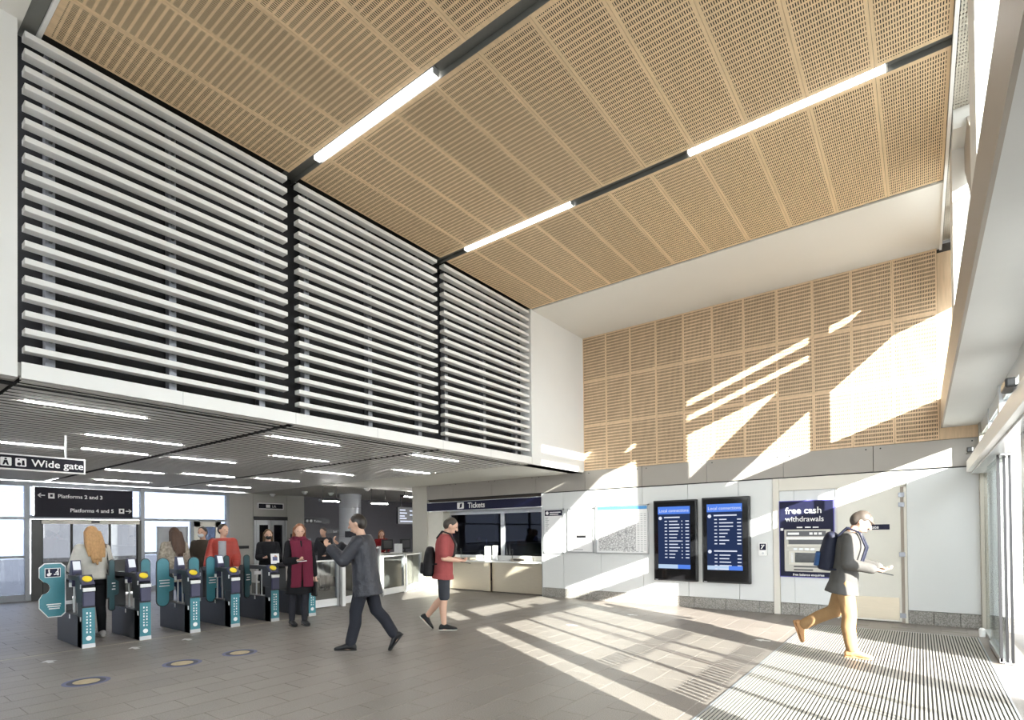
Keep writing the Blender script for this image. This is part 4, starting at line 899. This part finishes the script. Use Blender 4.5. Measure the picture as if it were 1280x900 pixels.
def person(label, loc, face, H=1.74, lean=3, headpitch=0, headyaw=0, legs=((0, 0, 0), (0, 0, 0)), arms=((0, 8, 15, 0), (0, 8, 15, 0)), support='R',
           top=None, bottom=None, shoes=None, hair=None, vox=.009, sk=None, width=1.0, curl=40, extra=None, mask=None, group=None):
    """local frame: +y forward, +x right, z up. legs L,R: thigh fwd, knee bend, foot pitch. arms L,R: forward, out, elbow, inward"""
    sk = sk or skin2; h = H
    hipz = .53 * h
    Ml = Matrix.Rotation(R(-lean), 4, 'X')
    O = Vector((0, 0, hipz))
    def U(x, y, z): return O + Ml @ (Vector((x, y, z)) * h)
    J = {}
    foot_min = 1e9
    for sgn, key, (a, k, fp) in ((-1, 'L', legs[0]), (1, 'R', legs[1])):
        hip = Vector((sgn * .052 * h * width, 0, hipz - .01 * h))
        kn = hip + Vector((sgn * .006 * h, math.sin(R(a)), -math.cos(R(a)))) * .245 * h
        an = kn + Vector((0, math.sin(R(a - k)), -math.cos(R(a - k)))) * .246 * h
        fd = Vector((0, math.cos(R(fp)), math.sin(R(fp))))
        up = Vector((0, -math.sin(R(fp)), math.cos(R(fp))))
        J[key] = (hip, kn, an, fd, up)
        for q in (an - fd * .04 * h - up * .039 * h, an + fd * .105 * h - up * .039 * h): foot_min = min(foot_min, q.z)
    sup = J[support]
    off = Vector((-sup[2].x, -sup[2].y, -foot_min))
    for key in 'LR': J[key] = tuple(v + off for v in J[key][:3]) + J[key][3:]
    O = O + off
    sw = .105 * h * width
    A = {}
    for sgn, key, (f_, o_, e_, i_) in ((-1, 'L', arms[0]), (1, 'R', arms[1])):
        sh = U(sgn * .096 * width, -.002, .268)
        ud = Ml @ Vector((sgn * math.sin(R(o_)), math.sin(R(f_)) * math.cos(R(o_)), -math.cos(R(f_)) * math.cos(R(o_))))
        el = sh + ud * .172 * h
        t = f_ + e_
        fdv = Ml @ Vector((-sgn * math.sin(R(i_)) + sgn * math.sin(R(o_)) * .3, math.sin(R(t)) * math.cos(R(i_)), -math.cos(R(t)) * math.cos(R(i_)))); fdv.normalize()
        wr = el + fdv * .148 * h
        A[key] = (sh, el, wr, fdv, sgn)
    nb = U(0, -.005, .315)
    Mh = Ml @ Matrix.Rotation(R(-headpitch), 4, 'X') @ Matrix.Rotation(R(headyaw), 4, 'Z')
    def HD(x, y, z): return nb + Mh @ (Vector((x * 1.06, y * 1.06, z * 1.05)) * h)
    # ---- body: one skin surface
    bm = bmesh.new()
    X = Vector((1, 0, 0)); Yv = Ml @ Vector((0, 1, 0))
    prof = ((-.045, .072, .055), (0, .088, .064), (.05, .080, .058), (.10, .074, .055), (.16, .083, .062), (.22, .092, .064), (.265, .086, .056), (.30, .048, .040))
    loft(bm, [(U(0, 0, z), X * (a * h * width), Yv * (b * h)) for z, a, b in prof])
    capsule(bm, U(0, -.005, .29), HD(0, .006, .04), .034 * h, .031 * h)
    ell(bm, HD(0, .012, .088), .0455 * h, .055 * h, .061 * h, Mh); ell(bm, HD(0, .028, .055), .034 * h, .036 * h, .040 * h, Mh)
    capsule(bm, HD(0, .062, .092), HD(0, .074, .072), .0055 * h, .0085 * h); ell(bm, HD(0, .061, .044), .014 * h, .008 * h, .006 * h, Mh)
    for s in (-1, 1):
        ell(bm, HD(s * .0435, .006, .08), .006 * h, .011 * h, .018 * h, Mh)
        capsule(bm, HD(s * .008, .059, .102), HD(s * .026, .053, .103), .005 * h, .004 * h)
    for key in 'LR':
        hip, kn, an, fd, up = J[key]
        capsule(bm, hip, kn, .050 * h * width, .031 * h); mid = kn.lerp(an, .33) + Vector((0, -.012 * h, 0))
        capsule(bm, kn, mid, .031 * h, .034 * h); capsule(bm, mid, an, .034 * h, .021 * h)
        capsule(bm, an - up * .018 * h, an + fd * .085 * h - up * .022 * h, .022 * h, .014 * h)
        sh, el, wr, d, sgn = A[key]
        capsule(bm, sh, el, .031 * h, .024 * h); capsule(bm, el, el.lerp(wr, .35), .024 * h, .025 * h); capsule(bm, el.lerp(wr, .35), wr, .025 * h, .0165 * h)
        side = d.cross(Vector((0, 0, 1)));
        if side.length < .2: side = Vector((0, -1, 0)).cross(d)
        side.normalize(); n = side.cross(d).normalized()
        if n.z > 0 and abs(n.z) > .3: pass
        pn = n * (1 if True else -1)
        palm0 = wr + d * .012 * h; palm1 = wr + d * .045 * h
        for q in (-1, -.33, .33, 1): capsule(bm, wr + side * q * .008 * h, palm1 + side * q * .016 * h, .011 * h, .0085 * h, n=10, hs=3)
        for q, l in ((-1, .040), (-.33, .046), (.33, .043), (1, .034)):
            p = palm1 + side * q * .0175 * h; dd = d
            for sg in range(3):
                ax = side; rot = Matrix.Rotation(R(curl * (.6 if sg == 0 else 1)), 3, ax); dd = rot @ dd if True else dd
                p2 = p + dd * l * h * (.42, .33, .25)[sg]
                capsule(bm, p, p2, (.0056 - .0005 * sg) * h, (.0052 - .0005 * sg) * h, n=8, hs=2); p = p2
        th = wr + d * .012 * h - side * (.012 * h) * sgn * -1
        td = (d * .75 + side * sgn * .0 + side * (-sgn) * .55 + n * .1).normalized(); p = wr + d * .012 * h + side * (-sgn) * .013 * h; p2 = p + td * .026 * h
        capsule(bm, p, p2, .0078 * h, .0062 * h, n=8, hs=2); capsule(bm, p2, p2 + (td * .6 + d * .6).normalized() * .022 * h, .006 * h, .005 * h, n=8, hs=2)
        A[key] = (sh, el, wr, d, sgn, palm1, side, n)
    body = bpy.data.objects.new('person', remesh(bm, 'person', sk, vox, 2)); COL.objects.link(body)
    body.location = loc; body.rotation_euler.z = R(face) - PI / 2
    tag(body, label, 'person', group)
    ORG[body.name] = (0, 0, 0)
    def child(me, name):
        o = bpy.data.objects.new(name, me); COL.objects.link(o); o.parent = body; return o
    eyew = mat('eye', (.05, .035, .03), .2)
    for s in (-1, 1):
        bm = bmesh.new(); ell(bm, HD(s * .0175, .0565, .090), .0062 * h, .004 * h, .0042 * h, Mh); me = bpy.data.meshes.new('eye'); bm.to_mesh(me); bm.free(); me.materials.append(eyew); child(me, 'eye')
    bm = bmesh.new(); ell(bm, HD(0, .0675, .046), .013 * h, .003 * h, .0035 * h, Mh); me = bpy.data.meshes.new('mouth'); bm.to_mesh(me); bm.free(); me.materials.append(mat('lips', (.42, .17, .15), .5)); child(me, 'mouth')
    # ---- trousers / shorts / tights
    if bottom:
        kind, m, fl = bottom
        bm = bmesh.new(); g = .010 * h
        loft(bm, [(U(0, -.004, z), X * ((a * h + g * .8) * width), Yv * (b * h + g)) for z, a, b in ((-.06, .082, .068), (-.02, .090, .072), (.02, .088, .066), (.06, .080, .058))])
        for key in 'LR':
            hip, kn, an, fd, up = J[key]
            if kind == 'shorts':
                e = hip.lerp(kn, .93); capsule(bm, hip, e, .055 * h * width, .050 * h, hs=2); 
            else:
                tl = .045 * h if kind == 'trousers' else .039 * h
                capsule(bm, hip, kn, .056 * h * width, tl + .002 * h)
                e = kn.lerp(an, .90 if kind == 'trousers' else .97); md = kn.lerp(an, .35) + Vector((0, -.012 * h, 0))
                capsule(bm, kn, md, tl, tl * .98); capsule(bm, md, e, tl * .98, (.038 * h if kind == 'trousers' else .027 * h) * fl, hs=2)
        child(remesh(bm, kind, m, .012, 3), 'trousers' if kind == 'trousers' else ('shorts' if kind == 'shorts' else 'tights'))
    # ---- shoes
    if shoes:
        m, ms, hi = shoes
        for key in 'LR':
            hip, kn, an, fd, up = J[key]; bm = bmesh.new(); base = an - up * .039 * h
            rings = []
            for t, wd, ht in ((-.046, .014, .030), (-.036, .024, .048), (-.01, .027, .060), (.025, .028, .050), (.06, .031, .036), (.09, .030, .027), (.11, .020, .020), (.118, .008, .012)):
                rings.append((base + fd * t * h + up * (ht / 2 + .006) * h, X * wd * h, up * ht / 2 * h))
            loft(bm, rings, 16)
            if hi: capsule(bm, an - up * .01 * h, an + (kn - an).normalized() * hi * h, .028 * h, .027 * h, hs=2)
            s = child(remesh(bm, 'shoe', m, .008, 2), 'shoe')
            bm = bmesh.new(); loft(bm, [(base + fd * t * h + up * .005 * h, X * wd * h, up * .006 * h) for t, wd in ((-.048, .012), (-.038, .024), (0, .027), (.06, .031), (.095, .029), (.115, .015))], 12)
            so = bpy.data.objects.new('sole', remesh(bm, 'sole', ms, .007, 1)); COL.objects.link(so); so.parent = s
    # ---- top garment
    if top:
        name, m, hem, sleeve, puff = top[:5]; flare = top[5] if len(top) > 5 else 1.0
        bm = bmesh.new(); g = .014 * h * puff
        rg = []
        if hem < -.06: rg.append((hem, .096 * flare, .078 * flare)); rg.append((hem * .5, .095, .074))
        rg += [(z, a, b) for z, a, b in ((max(hem, -.045), .090, .069), (0, .092, .069), (.05, .086, .064), (.10, .083, .063), (.16, .088, .067), (.22, .093, .067), (.258, .090, .060), (.288, .066, .049), (.312, .042, .042))]
        loft(bm, [(U(0, -.002, z), X * ((a * h + g) * width), Yv * (b * h + g)) for z, a, b in rg], 24)
        for key in 'LR':
            sh, el, wr = A[key][:3]
            capsule(bm, sh, el if sleeve > .6 else sh.lerp(el, .8), .032 * h + g * .5, .031 * h + g * .55, hs=3)
            if sleeve > .6: capsule(bm, el, el.lerp(wr, .93), .031 * h + g * .6, .025 * h + g * .5, hs=2)
        child(remesh(bm, name, m, .012, 4), name)
    if extra: extra(dict(U=U, HD=HD, A=A, J=J, h=h, child=child, X=X, Yv=Yv, Mh=Mh, Ml=Ml, body=body))
    if mask:
        bm = bmesh.new(); ell(bm, HD(0, .045, .052), .036 * h, .032 * h, .028 * h, Mh); child(remesh(bm, 'face_mask', mask, .008, 2), 'face_mask')
    # ---- hair
    if hair:
        kind, m = hair; bm = bmesh.new()
        ell(bm, HD(0, .000, .102), .050 * h, .056 * h, .055 * h, Mh); ell(bm, HD(0, -.018, .085), .049 * h, .045 * h, .055 * h, Mh)
        if kind == 'long':
            for x, l in ((-.040, .21), (-.020, .27), (0, .285), (.020, .26), (.040, .22)):
                capsule(bm, HD(x, -.040, .08), HD(x * 1.35, -.066, .08 - l * .55), .022 * h, .022 * h); capsule(bm, HD(x * 1.35, -.066, .08 - l * .55), HD(x * 1.3, -.088, .08 - l), .022 * h, .010 * h)
            for s in (-1, 1): capsule(bm, HD(s * .043, .004, .10), HD(s * .046, -.004, -.01), .013 * h, .015 * h)
            loft(bm, [(HD(0, y, z), Vector((a * h, 0, 0)), Vector((0, .022 * h, 0))) for z, a, y in ((.09, .03, -.04), (.0, .044, -.058), (-.08, .046, -.074), (-.16, .036, -.086))], 14)
        elif kind == 'bob':
            for s in (-1, 1): capsule(bm, HD(s * .042, -.004, .10), HD(s * .045, -.008, .0), .017 * h, .018 * h)
            for x in (-.02, 0, .02): capsule(bm, HD(x, -.036, .08), HD(x, -.04, .0), .022 * h, .018 * h)
        elif kind == 'cap':
            loft(bm, [(HD(0, .03 + t, .118 - t * .25), Mh @ Vector((w_ * h, 0, 0)), Mh @ Vector((0, .002 * h, .006 * h))) for t, w_ in ((0, .042), (.03, .038), (.045, .02))], 12)
        child(remesh(bm, 'hair' if kind != 'cap' else 'cap', m, .009, 3), 'hair' if kind != 'cap' else 'cap')
    return dict(U=U, HD=HD, A=A, J=J, h=h, body=body, Ml=Ml, Yv=Yv)
def held(P, name, label, cat):
    """a thing carried by a person: top-level, in the person's frame"""
    t = thing(name, label, cat, tuple(P['body'].location)); t.rotation_euler = P['body'].rotation_euler
    return t
def put(t, bm_or_me, name, m=None, parent=None):
    me = bm_or_me
    if isinstance(me, bmesh.types.BMesh):
        bmesh.ops.recalc_face_normals(me, faces=me.faces); d = bpy.data.meshes.new(name); me.to_mesh(d); me.free(); d.materials.append(m); me = d
    o = bpy.data.objects.new(name, me); COL.objects.link(o); o.parent = parent or t
    return o
def phone(P, key, label, m=None):
    A = P['A'][key]; t = held(P, 'phone', label, 'phone'); h = P['h']
    c = A[5] + A[3] * .022 * h + A[7] * (-.012 * h); d = A[3]; s = A[6]
    n = s.cross(d).normalized()
    M = Matrix((s, d, n)).transposed().to_4x4(); M.translation = c
    bm = bmesh.new(); bmesh.ops.create_cube(bm, size=1, matrix=M @ Matrix.Diagonal((.07, .145, .009, 1))); put(t, bm, 'casing', m or black)
    bm = bmesh.new(); bmesh.ops.create_cube(bm, size=1, matrix=M @ Matrix.Translation((0, 0, .005)) @ Matrix.Diagonal((.062, .132, .001, 1))); put(t, bm, 'screen', blackgl)
def backpack(P, label, m, sz=(.15, .09, .24), drop=.10, patch=None, back=.115):
    U = P['U']; h = P['h']; Ml = P['Ml']; t = held(P, 'backpack', label, 'backpack')
    c = U(0, -back, drop + .06); bm = bmesh.new()
    M = Matrix.Translation(c) @ Ml
    def rr(z, a, b): return (c + Ml @ Vector((0, 0, z)), Vector((a, 0, 0)), Ml @ Vector((0, b, 0)))
    s = sz
    loft(bm, [rr(-s[2] * 1.0, s[0] * .8, s[1] * .8), rr(-s[2] * .92, s[0], s[1]), rr(-s[2] * .2, s[0] * 1.03, s[1] * 1.05), rr(s[2] * .6, s[0] * .9, s[1] * .85), rr(s[2] * .92, s[0] * .6, s[1] * .6), rr(s[2], s[0] * .3, s[1] * .3)], 20)
    put(t, remesh(bm, 'bag_body', m, .011, 5), 'bag_body')
    bm = bmesh.new(); loft(bm, [(c + Ml @ Vector((0, -s[1] * .95, z)), Vector((a, 0, 0)), Ml @ Vector((0, .045, 0))) for z, a in ((-s[2] * .85, s[0] * .6), (-s[2] * .75, s[0] * .8), (-s[2] * .2, s[0] * .8), (-s[2] * .1, s[0] * .6))], 16)
    put(t, remesh(bm, 'front_pocket', patch or m, .011, 3), 'front_pocket')
    for sg in (-1, 1):
        bm = bmesh.new(); pts = [U(sg * .05, -.075, .27), U(sg * .06, -.03, .335), U(sg * .065, .045, .315), U(sg * .075, .098, .22), U(sg * .085, .085, .12), U(sg * .09, -.01, .05), U(sg * .07, -.09, .04)]
        for a, b in zip(pts[:-1], pts[1:]): capsule(bm, a, b, .014, .014, n=8, hs=2)
        put(t, remesh(bm, 'strap', m, .009, 2), 'strap')
    return t

c_black = cloth('black_wool', (.012, .012, .014)); c_white = cloth('cream_knit', (.62, .60, .55), bs=90); c_blackt = cloth('black_leggings', (.010, .010, .012), bump=.1)
blond = mat('blond_hair', (.42, .24, .10), .5, var=.45, scale=9, stretch=(6, 6, .8), bump=.5, bscale=40)
brownh = mat('brown_hair', (.07, .035, .02), .5, var=.4, scale=9, stretch=(6, 6, .8), bump=.5, bscale=40)
redh = mat('auburn_hair', (.20, .07, .025), .5, var=.4, scale=9, stretch=(6, 6, .8), bump=.5, bscale=40)
darkh = mat('dark_hair', (.02, .014, .011), .5, var=.3, scale=9); greyh = mat('grey_hair', (.05, .04, .032), .6, var=.3, scale=9)
shoe_w = cloth('white_leather', (.62, .60, .58), .5, .1); shoe_b = cloth('black_leather', (.014, .014, .016), .35, .1); shoe_t = cloth('tan_suede', (.38, .21, .10), .8, .2); sole_w = mat('sole_white', (.55, .54, .50), .6); sole_b = mat('sole_black', (.02, .02, .02), .6)

# grey blazer, tan chinos, walking towards the doors
denim = cloth('grey_tweed', (.075, .073, .070), bs=80); tan = cloth('tan_chino', (.27, .165, .08), bump=.4, bs=22); bag_n = cloth('navy_nylon', (.012, .014, .028), .6, .15); bag_b = cloth('blue_nylon', (.03, .08, .20), .6, .15)
P = person('person in grey blazer and tan trousers walking over the ribbed mat', (-.66, 7.45, 0.008), 0, 1.74, lean=9, headpitch=28, legs=((-16, 44, -72), (7, 4, 0)), arms=((14, 10, 72, 16), (6, 10, 80, 12)), support='R',
           top=('blazer', denim, -.115, 1, 1.25, 1.12), bottom=('trousers', tan, 1.0), shoes=(shoe_t, shoe_t, .03), hair=('cap', greyh), vox=.008, width=1.0)
backpack(P, 'navy backpack with a blue pocket worn over a grey blazer', bag_n, (.14, .10, .235), .10, bag_b)
phone(P, 'R', 'phone held by the person in the grey blazer')
# red t-shirt, shorts, backpack
tee = cloth('faded_red_jersey', (.32, .075, .075), bump=.3, bs=18); shorts = cloth('charcoal_shorts', (.045, .048, .058), bump=.3, bs=20)
P = person('person in red t-shirt and dark shorts looking at a phone', (-5.93, 6.08, 0), 40, 1.76, lean=4, headpitch=26, legs=((0, 42, -46), (2, 3, 0)), arms=((4, 12, 80, 34), (2, 12, 82, 30)), support='R',
           top=('t_shirt', tee, -.09, .5, 1.25, 1.08), bottom=('shorts', shorts, 1.0), shoes=(shoe_b, sole_w, 0), hair=('short', greyh), vox=.0078, width=1.06)
backpack(P, 'black backpack worn over a red t-shirt', cloth('black_nylon', (.016, .015, .017), .6, .2), (.145, .095, .235), .0, back=.13)
phone(P, 'R', 'phone held by the person in red t-shirt')
# dark quilted jacket
quilt = mat('quilted_nylon', (.030, .031, .040), .5, var=.2, scale=5, bump=1.0, bscale=20, spec=.35); trs = cloth('dark_trousers', (.020, .021, .028), bump=.3, bs=16)
P = person('person in dark quilted jacket and dark trousers with hands raised to the face', (-5.76, 4.22, 0), 216, 1.73, lean=6, headpitch=10, legs=((14, 4, 0), (-14, 22, -52)), arms=((40, 14, 96, 22), (44, 14, 98, 24)), support='L',
           top=('jacket', quilt, -.135, 1, 2.0, 1.05), bottom=('trousers', trs, 1.05), shoes=(shoe_b, sole_b, .02), hair=('short', darkh), vox=.008, width=1.04)
phone(P, 'L', 'black phone held up by the person in the dark quilted jacket')
# burgundy scarf
coat = cloth('black_coat', (.010, .010, .012)); wine = cloth('burgundy_wool', (.125, .016, .035), bump=.5, bs=14, st=(5, 5, .6)); tights = cloth('dark_tights', (.020, .020, .026), .6, .1)
def scarf(d):
    U, h = d['U'], d['h']; bm = bmesh.new()
    for s in (-1, 1):
        pts = [(s * .045, -.03, .325), (s * .055, .055, .30), (s * .05, .088, .20), (s * .052, .098, .08), (s * .056, .105, -.06), (s * .06, .10, -.15)]
        for a, b in zip(pts[:-1], pts[1:]):
            loft(bm, [(U(*p), Vector((.052 * h, 0, 0)), Vector((0, .014 * h, 0))) for p in (a, ((a[0] + b[0]) / 2, (a[1] + b[1]) / 2, (a[2] + b[2]) / 2), b)], 12)
    for k in range(8):
        a = [R(-90 + 45 * (k + j)) for j in (0, 1)]; capsule(bm, U(.052 * math.cos(a[0]), .05 * math.sin(a[0]), .325), U(.052 * math.cos(a[1]), .05 * math.sin(a[1]), .325), .022 * h, .022 * h, n=10, hs=2)
    d['child'](remesh(bm, 'scarf', wine, .010, 4), 'scarf')
P = person('person with auburn hair in black coat and long burgundy scarf', (-8.36, 4.98, 0), -14, 1.68, lean=1, headpitch=12, headyaw=-12, legs=((3, 8, 0), (-4, 4, 0)), arms=((2, 10, 14, 0), (14, 10, 82, 24)), support='R',
           top=('coat', coat, -.22, 1, 1.3, 1.12), bottom=('tights', tights, 1.0), shoes=(shoe_b, sole_b, 0), hair=('bob', redh), vox=.009, extra=scarf)
phone(P, 'R', 'white phone held by the person in the burgundy scarf', signwhite)
hb = held(P, 'handbag', 'black handbag hanging beside the black coat', 'bag')
bm = bmesh.new(); h_ = P['h']; w_ = P['A']['L'][2]; loft(bm, [(w_ + Vector((0, 0, -.10 - z)), Vector((.035, 0, 0)), Vector((0, a, 0))) for z, a in ((0, .09), (.02, .11), (.22, .13), (.25, .12))], 14); put(hb, remesh(bm, 'bag_body', cloth('black_bag', (.012, .012, .012), .4, .1), .01, 2), 'bag_body')
bm = bmesh.new(); capsule(bm, w_ + Vector((0, .06, -.10)), w_ + Vector((0, .02, .0)), .008, .008); capsule(bm, w_ + Vector((0, -.06, -.10)), w_ + Vector((0, .0, .0)), .008, .008); put(hb, remesh(bm, 'strap', MATS['black_bag'], .006, 1), 'strap')
# blonde, in the first gate aisle
P = person('person with long blond hair in white jumper passing the gate', (-9.93, 2.81, 0), 180, 1.66, lean=3, headpitch=10, legs=((10, 12, 0), (-3, 6, 0)), arms=((20, 10, 60, 10), (14, 14, 30, -6)), support='R',
           top=('jumper', c_white, -.02, 1, 1.5, 1.05), bottom=('tights', c_blackt, 1.12), shoes=(shoe_w, sole_w, .0), hair=('long', blond), vox=.010)
hb = held(P, 'shoulder_bag', 'black shoulder bag beside the white jumper', 'bag')
bm = bmesh.new(); loft(bm, [(P['U'](.125, .0, z), Vector((.045, 0, 0)), Vector((0, a, 0))) for z, a in ((-.13, .10), (-.12, .12), (.0, .11), (.02, .09))], 14); put(hb, remesh(bm, 'bag_body', MATS['black_bag'], .011, 3), 'bag_body')
bm = bmesh.new(); capsule(bm, P['U'](.125, .03, .01), P['U'](.09, .02, .30), .010, .010); capsule(bm, P['U'](.125, -.03, .01), P['U'](.09, -.04, .30), .010, .010); put(hb, remesh(bm, 'strap', MATS['black_bag'], .007, 1), 'strap')
# group beyond the gates
pat = mat('leopard_coat', (.42, .37, .30), .8, var=.9, scale=22); olive = cloth('olive_jacket', (.06, .05, .038)); puffer = mat('red_puffer', (.34, .035, .022), .45, var=.25, scale=5, bump=.8, bscale=13, stretch=(.6, .6, 3)); greytee = cloth('grey_tee', (.34, .35, .38)); jeans = cloth('blue_jeans', (.03, .05, .10))
person('person with long brown hair in a patterned pale coat behind the gates', (-11.35, 4.47, 0), 168, 1.66, lean=2, headpitch=8, headyaw=20, legs=((3, 4, 0), (-3, 4, 0)), arms=((10, 10, 30, 8), (10, 10, 30, 8)), top=('coat', pat, -.16, 1, 1.4, 1.1), bottom=('trousers', jeans, 1.0), shoes=(shoe_b, sole_b, 0), hair=('long', brownh), vox=.012)
def vest(d):
    U, h = d['U'], d['h']; bm = bmesh.new()
    loft(bm, [(U(0, .084, z), Vector((.042 * h, 0, 0)), Vector((0, .034 * h, 0))) for z in (-.04, .02, .12, .22, .28)], 14); d['child'](remesh(bm, 'shirt_front', greytee, .011, 2), 'shirt_front')
person('person in red puffer jacket over a grey shirt behind the gates', (-11.05, 5.02, 0), -30, 1.72, lean=1, headpitch=4, headyaw=40, legs=((3, 4, 0), (-3, 4, 0)), arms=((8, 12, 40, 0), (8, 12, 40, 0)), top=('jacket', puffer, -.06, 1, 2.2, 1.05), bottom=('trousers', jeans, 1.0), shoes=(shoe_b, sole_b, 0), hair=('short', darkh), vox=.012, extra=vest, width=1.05)
person('person with white face mask in olive jacket beside the red puffer jacket', (-12.1, 5.12, 0), -40, 1.68, lean=1, headpitch=4, headyaw=-10, legs=((3, 4, 0), (-3, 4, 0)), arms=((8, 10, 30, 0), (8, 10, 30, 0)), top=('jacket', olive, -.08, 1, 1.4), bottom=('trousers', trs, 1.0), shoes=(shoe_b, sole_b, 0), hair=('short', darkh), vox=.012, mask=mat('mask_white', (.6, .64, .68), .7))
P = person('person in black hood and black face mask behind the gates', (-11.2, 6.02, 0), -22, 1.62, lean=1, headpitch=6, legs=((3, 4, 0), (-3, 4, 0)), arms=((20, 8, 70, 20), (20, 8, 70, 20)), top=('coat', coat, -.20, 1, 1.6, 1.1), bottom=('trousers', c_blackt, 1.0), shoes=(shoe_b, sole_b, 0), hair=('bob', mat('black_hood', (.10, .06, .03), .8)), vox=.012, mask=mat('mask_black', (.012, .012, .014), .7))
t = held(P, 'folder', 'white folder held by the person in the black hood', 'folder'); w_ = (P['A']['L'][5] + P['A']['R'][5]) / 2
bm = bmesh.new(); bmesh.ops.create_cube(bm, size=1, matrix=Matrix.Translation(w_ + Vector((-.08, .04, -.02))) @ Matrix.Rotation(R(20), 4, 'X') @ Matrix.Diagonal((.16, .012, .22, 1))); put(t, bm, 'cover', signwhite)
bm = bmesh.new(); bmesh.ops.create_cube(bm, size=1, matrix=Matrix.Translation(w_ + Vector((-.08, .048, -.02))) @ Matrix.Rotation(R(20), 4, 'X') @ Matrix.Diagonal((.09, .008, .08, 1))); put(t, bm, 'label_patch', MATS['sticker_blue'])
# staff
person('person in red top behind the help desk', (-13.55, 11.0, 0), -35, 1.62, lean=4, headpitch=8, legs=((3, 4, 0), (-3, 4, 0)), arms=((20, 10, 60, 20), (20, 10, 60, 20)), top=('jumper', cloth('red_knit', (.20, .012, .015)), -.06, 1, 1.4), bottom=('trousers', c_blackt, 1.0), shoes=(shoe_b, sole_b, 0), hair=('bob', redh), vox=.013)
hv = cloth('dark_work_jacket', (.03, .03, .035))
person('person in dark jacket standing near the round column', (-13.1, 8.72, 0), -60, 1.70, lean=4, headpitch=10, legs=((3, 4, 0), (-3, 4, 0)), arms=((16, 10, 50, 10), (16, 10, 50, 10)), top=('jacket', hv, -.08, 1, 1.5), bottom=('trousers', c_blackt, 1.0), shoes=(shoe_b, sole_b, 0), hair=('short', darkh), vox=.013)
